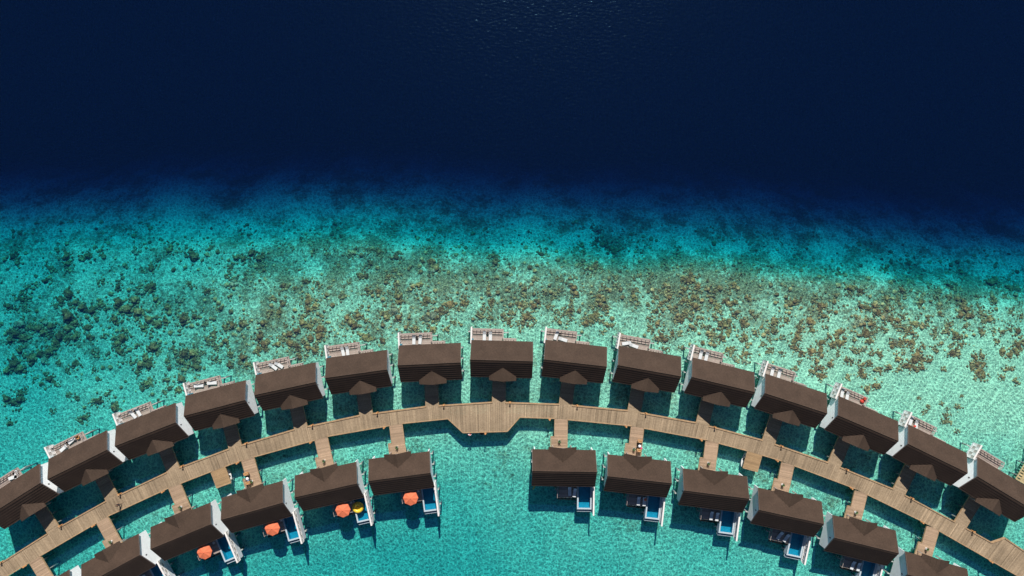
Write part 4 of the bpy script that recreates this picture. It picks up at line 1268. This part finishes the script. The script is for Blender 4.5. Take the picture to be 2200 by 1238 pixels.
ZE_ = (1250, 480, 4.1275, [(610,455,50),(600,500,35),(580,400,30),(510,470,45),(455,490,30),(750,330,45),(745,370,45),(870,280,50),(900,215,40),(985,370,40),(945,500,100),(890,500,55),(980,510,70),(1025,560,55),(905,585,60),(940,430,35),(870,630,50),(900,680,60),(980,650,80),(1000,735,90),(920,685,40),(750,560,50),(750,600,45),(770,660,55),(790,620,35),(690,600,35),(655,655,40),(700,710,55),(730,775,50),(655,770,55),(585,725,40),(490,715,40),(790,760,35),(830,760,50),(915,790,50),(930,820,50),(880,850,70),(830,860,50),(605,850,40),(675,890,60),(600,920,40),(620,960,30),(700,1000,60),(670,1020,50),(735,1035,60),(800,975,55),(860,985,25),(1030,850,50),(1005,900,35),(1065,905,30),(1000,940,20),(1120,915,35),(1155,945,35),(1140,990,50),(1140,1045,30),(1187,995,22),(1235,1015,65),(1215,1060,30),(1225,910,50),(1265,910,55),(1290,870,70),(1240,870,50),(1300,960,75),(1355,815,40),(1140,690,60),(1190,750,60),(1215,785,40),(1170,830,35),(1205,570,60),(1160,600,40),(1340,550,65),(1410,460,40),(1270,690,60),(1310,720,50),(1350,700,55),(1490,670,50),(1300,620,40),(1420,870,60),(1450,850,50),(1440,920,35),(1500,790,40),(1530,830,35),(1440,1010,60),(1415,1025,40),(1530,970,40),(1455,1080,35),(1595,1070,35),(1290,1115,55),(1345,1115,40),(1310,1160,35),(1445,1155,60),(1360,1200,55),(1440,1215,60),(1640,960,50),(870,1100,45),(730,1110,45),(1580,415,30),(1275,415,35),(460,650,60),(470,590,50)])
ZF = (1550, 520, 3.44, [(380,595,55),(335,660,35),(385,660,45),(478,577,40),(430,565,20),(685,405,35),(535,445,50),(510,460,45),(478,435,25),(715,470,60),(745,475,50),(680,440,40),(787,512,25),(748,550,45),(950,340,60),(1025,365,50),(895,235,40),(1260,205,45),(1215,420,55),(1300,432,40),(1335,360,50),(1355,410,30),(645,595,70),(665,650,45),(580,595,28),(555,620,25),(565,660,45),(550,700,45),(530,740,50),(540,785,45),(580,820,45),(575,715,35),(725,745,50),(725,800,50),(655,810,60),(865,665,65),(865,745,75),(815,765,50),(790,710,40),(765,630,25),(1005,590,70),(1060,675,75),(1100,670,35),(1085,730,45),(1115,605,40),(1080,570,32),(1140,650,30),(1198,647,32),(1020,480,50),(1075,490,50),(1120,475,50),(1150,520,60),(1200,550,60),(1240,575,45),(1210,500,45),(1255,490,40),(1290,580,50),(1280,620,35),(1345,548,28),(970,725,30),(1045,785,45),(1013,810,38),(972,795,30),(1155,815,35),(1165,845,28),(1100,822,35),(1285,740,60),(1250,770,45),(1315,745,50),(1355,735,45),(1370,650,40),(1330,635,35),(1292,862,45),(1330,815,22),(1350,915,45),(1300,930,35),(1230,925,40),(1130,940,45),(1165,950,45),(1080,895,35),(1020,900,45),(1050,985,50),(1020,960,50),(955,880,35),(915,870,35),(918,990,38),(730,985,60),(700,940,45),(660,965,45),(735,930,30),(690,885,45),(790,900,42),(570,890,22),(540,935,30),(435,710,28),(355,730,25),(440,820,28),(340,795,30),(370,805,30),(850,825,25),(1120,1060,50),(1070,1085,45),(1150,1055,35)])
ZG = (1850, 520, 2.691, [(345,115,40),(645,175,40),(310,230,25),(385,210,25),(360,300,30),(440,325,30),(345,348,40),(455,365,30),(450,410,35),(375,445,35),(305,475,45),(275,500,30),(290,535,35),(370,490,25),(505,480,30),(490,515,35),(540,535,40),(565,550,35),(598,485,25),(420,510,25),(415,545,25),(455,585,25),(350,600,25),(420,627,30),(315,650,50),(300,680,50),(335,670,40),(265,715,40),(300,730,40),(340,725,35),(385,690,35),(470,730,22),(525,640,50),(555,645,35),(510,600,20),(575,595,25),(280,580,40),(450,270,30),(465,295,30),(515,320,35),(560,330,40),(590,365,55),(600,395,50),(570,420,45),(615,430,45),(685,377,30),(690,412,30),(735,440,40),(710,450,30),(775,340,45),(680,315,30),(850,310,25),(910,320,35),(865,400,35),(925,430,30),(755,512,20),(800,520,25),(855,495,30),(895,515,45),(690,520,30),(650,665,35),(690,660,35),(630,710,30),(665,710,40),(700,710,35),(670,745,40),(695,770,40),(635,738,20),(660,780,30),(805,630,40),(850,650,40),(900,600,50),(880,630,40),(930,580,35),(780,575,30),(825,735,30),(855,735,25),(805,775,30),(885,800,32),(790,240,60),(830,215,50),(540,260,40),(580,250,35),(900,270,50),(940,260,30),(480,1003,22),(495,1000,20),(470,1036,20),(500,1035,22),(380,952,22),(350,982,20),(550,955,28),(490,965,15),(455,932,20),(325,900,12),(570,887,10),(545,1095,20)])
heads = []
for X_, Y_, S_, lst in (ZA, ZB, ZC, ZDD, ZE_, ZF, ZG):
    for a_, b_, dm in lst:
        heads.append((X_+a_/S_, Y_+b_/S_, dm/S_))
heads.sort(key=lambda h: -h[2])

def coral_mesh(seed, mat, lobes):
    rg = random.Random(seed)
    bm = bmesh.new()
    for k in range(lobes):
        if k == 0: cx, cy, r_ = rg.uniform(-.12, .12), rg.uniform(-.12, .12), rg.uniform(0.20, 0.28)
        else:
            a = rg.uniform(0, 6.28); q = rg.uniform(0.12, 0.46); cx, cy = q*math.cos(a), q*math.sin(a)*0.8; r_ = rg.uniform(0.06, 0.16)
        res = bmesh.ops.create_icosphere(bm, subdivisions=3 if k == 0 else 2, radius=1.0)
        for v in res['verts']:
            p = v.co.copy()
            nz = noise.noise(p*2.0+Vector((seed*3.1, k*1.7, 0)))*0.5+noise.noise(p*5.0+Vector((seed, k, 4)))*0.30
            f = 1+nz
            v.co = Vector((cx+p.x*r_*f, cy+p.y*r_*f, (p.z*0.62*r_*f)+r_*0.30))
    me = bpy.data.meshes.new('coral_head'); bm.to_mesh(me); bm.free()
    me.materials.append(mat)
    me.polygons.foreach_set("use_smooth", [True]*len(me.polygons))
    return me
KINDS = [('brown', M['coral_brown']), ('olive', M['coral_olive']), ('pale', M['coral_pale'])]
cm = {}
for kn, mt in KINDS:
    cm[kn] = [coral_mesh(11*i+len(kn), mt, (18, 24, 14, 30, 20)[i]) for i in range(5)]
NIND = 295
spec = []
for i, (px, py, dm) in enumerate(heads[:NIND]):
    q = W(px, py, -1.2)
    d, rb = fields(q.x, q.y)
    rg = random.Random(i*7+1)
    kn = rg.choices(['brown', 'olive', 'pale'], [0.55, 0.38, 0.07])[0]
    D = dm/9.8*1.25
    spec.append([px, py, D, q.x, q.y, d, kn, i])
# labels: villa column, distance band, size, colour, then position within identical descriptions
def describe(s):
    px, py, D, x, y, d, kn, i = s
    col = min(range(15), key=lambda k: abs((TOP[k][0][0]+TOP[k][1][0])/2-px))
    vy = (TOP[col][0][1]+TOP[col][1][1])/2
    off = vy-py
    band = 'beside' if off < 95 else ('just beyond' if off < 150 else ('well beyond' if off < 215 else 'far beyond'))
    size = 'large' if D > 2.2 else ('medium' if D > 1.65 else 'small')
    return (size, kn, band, col)
groups = {}
for s in spec: groups.setdefault(describe(s), []).append(s)
for key, lst in groups.items():
    lst.sort(key=lambda s: s[0])
    size, kn, band, col = key
    for j, s in enumerate(lst):
        px, py, D, x, y, d, kn, i = s
        o = bpy.data.objects.new('coral_head', cm[kn][i % 5]); COL.objects.link(o)
        rg = random.Random(i)
        hz = min(D*1.15, max(0.5, (d-0.12)/0.42))
        o.scale = (D*rg.uniform(0.92, 1.1), D*rg.uniform(0.85, 1.05), hz)
        o.rotation_euler = (0, 0, rg.uniform(0, 6.28))
        o.location = (x, y, -d-0.03)
        lab = '%s %s coral head %s the %s seaward villa' % (size, kn, band, ORD[col])
        if len(lst) > 1:
            lab += ', %s from left of %d' % (ORD[j], len(lst)) if j < 16 else ', rightmost of them'
        tag(o, lab, 'coral', 'coral heads on the reef flat')
# smaller corals and rubble: uncountable
mb = MB()
rg = random.Random(99)
def lump(x, y, z, r_, h, tone):
    n = 7; base = len(mb.v); ph = rg.uniform(0, 6)
    rings = ((1.0, -0.1), (0.86, 0.45), (0.45, 0.85))
    for s_, zz in rings:
        for i in range(n):
            t = ph+2*math.pi*i/n; rr = r_*s_*rg.uniform(0.75, 1.2)
            mb.v.append((x+rr*math.cos(t), y+rr*math.sin(t), z+h*zz*rg.uniform(0.85, 1.1)))
    mb.v.append((x, y, z+h))
    for a_ in range(2):
        for i in range(n):
            j = (i+1) % n
            mb.f.append((base+a_*n+i, base+a_*n+j, base+(a_+1)*n+j, base+(a_+1)*n+i)); mb.c.append(tone)
    for i in range(n):
        mb.f.append((base+2*n+i, base+2*n+(i+1) % n, base+3*n)); mb.c.append(tone)
for (px, py, dm) in heads[NIND:]:
    q = W(px, py, -1.2); d, rb = fields(q.x, q.y); D = dm/9.8
    for k in range(7):
        a_ = rg.uniform(0, 6.28); rr = D*0.42*math.sqrt(rg.random()); lr = D*rg.uniform(0.14, 0.32)
        lump(q.x+rr*math.cos(a_), q.y+rr*math.sin(a_), -d, lr, min(lr*1.0, max(0.1, d-0.2)), rg.uniform(0.6, 1.25))
for (px, py, dm) in heads:      # skirts of rubble round every head
    q = W(px, py, -1.2)
    for k in range(rg.randint(6, 12) + int(dm*0.5)):
        a_ = rg.uniform(0, 6.28); rr = dm/9.8*(0.35 + 0.75*rg.random()**1.4); lr = rg.uniform(0.08, 0.20 + dm*0.008)
        x, y = q.x+rr*math.cos(a_), q.y+rr*math.sin(a_); d, rb = fields(x, y)
        lump(x, y, -d, lr, min(lr*0.9, max(0.08, d-0.2)), rg.uniform(0.6, 1.25))
cnt = 0; tries = 0
while cnt < 4200 and tries < 90000:
    tries += 1
    px = rg.uniform(-20, 2220); py = rg.uniform(470, 950)
    col_y = interp([0,300,600,900,1100,1400,1700,2000,2200], [1000,870,780,715,700,730,790,800,800], px)
    if py > col_y: continue
    q = W(px, py, -1.2); d, rb = fields(q.x, q.y)
    if d > 9: continue
    pn = noise.noise(Vector((q.x*0.16, q.y*0.16, 9.9)))
    if rg.random() > max(0.02, (rb+pn*0.7))**1.6: continue
    lr = min(0.6, 0.09+rg.expovariate(7.5)); 
    lump(q.x, q.y, -d, lr, min(lr*0.8, max(0.08, d-0.2)), rg.uniform(0.55, 1.5)); cnt += 1
mrub, n, o_ = new_mat('rubble_coral')
p = N(n, "ShaderNodeBsdfPrincipled"); p.inputs['Roughness'].default_value = 0.95; p.inputs['Specular IOR Level'].default_value = 0.05
tc = N(n, "ShaderNodeTexCoord"); nz = N(n, "ShaderNodeTexNoise"); nz.inputs['Scale'].default_value = 1.3; nz.inputs['Detail'].default_value = 4
L(n, tc.outputs['Object'], nz.inputs['Vector'])
mr = N(n, "ShaderNodeMapRange"); mr.inputs[1].default_value = 0.4; mr.inputs[2].default_value = 0.6; L(n, nz.outputs[0], mr.inputs[0])
c = mixcol(n, mr.outputs[0], (0.27, 0.165, 0.062), (0.42, 0.31, 0.14))
at = N(n, "ShaderNodeAttribute", attribute_name="tone"); c = mixcol(n, 1.0, c, at.outputs['Fac'], 'MULTIPLY')
L(n, c, p.inputs['Base Color']); L(n, p.outputs[0], o_.inputs[0])
o = mb.build('coral_rubble', mrub, colors=True)
tag(o, 'scattered small corals and dead rubble across the reef flat', 'coral rubble', kind='stuff')
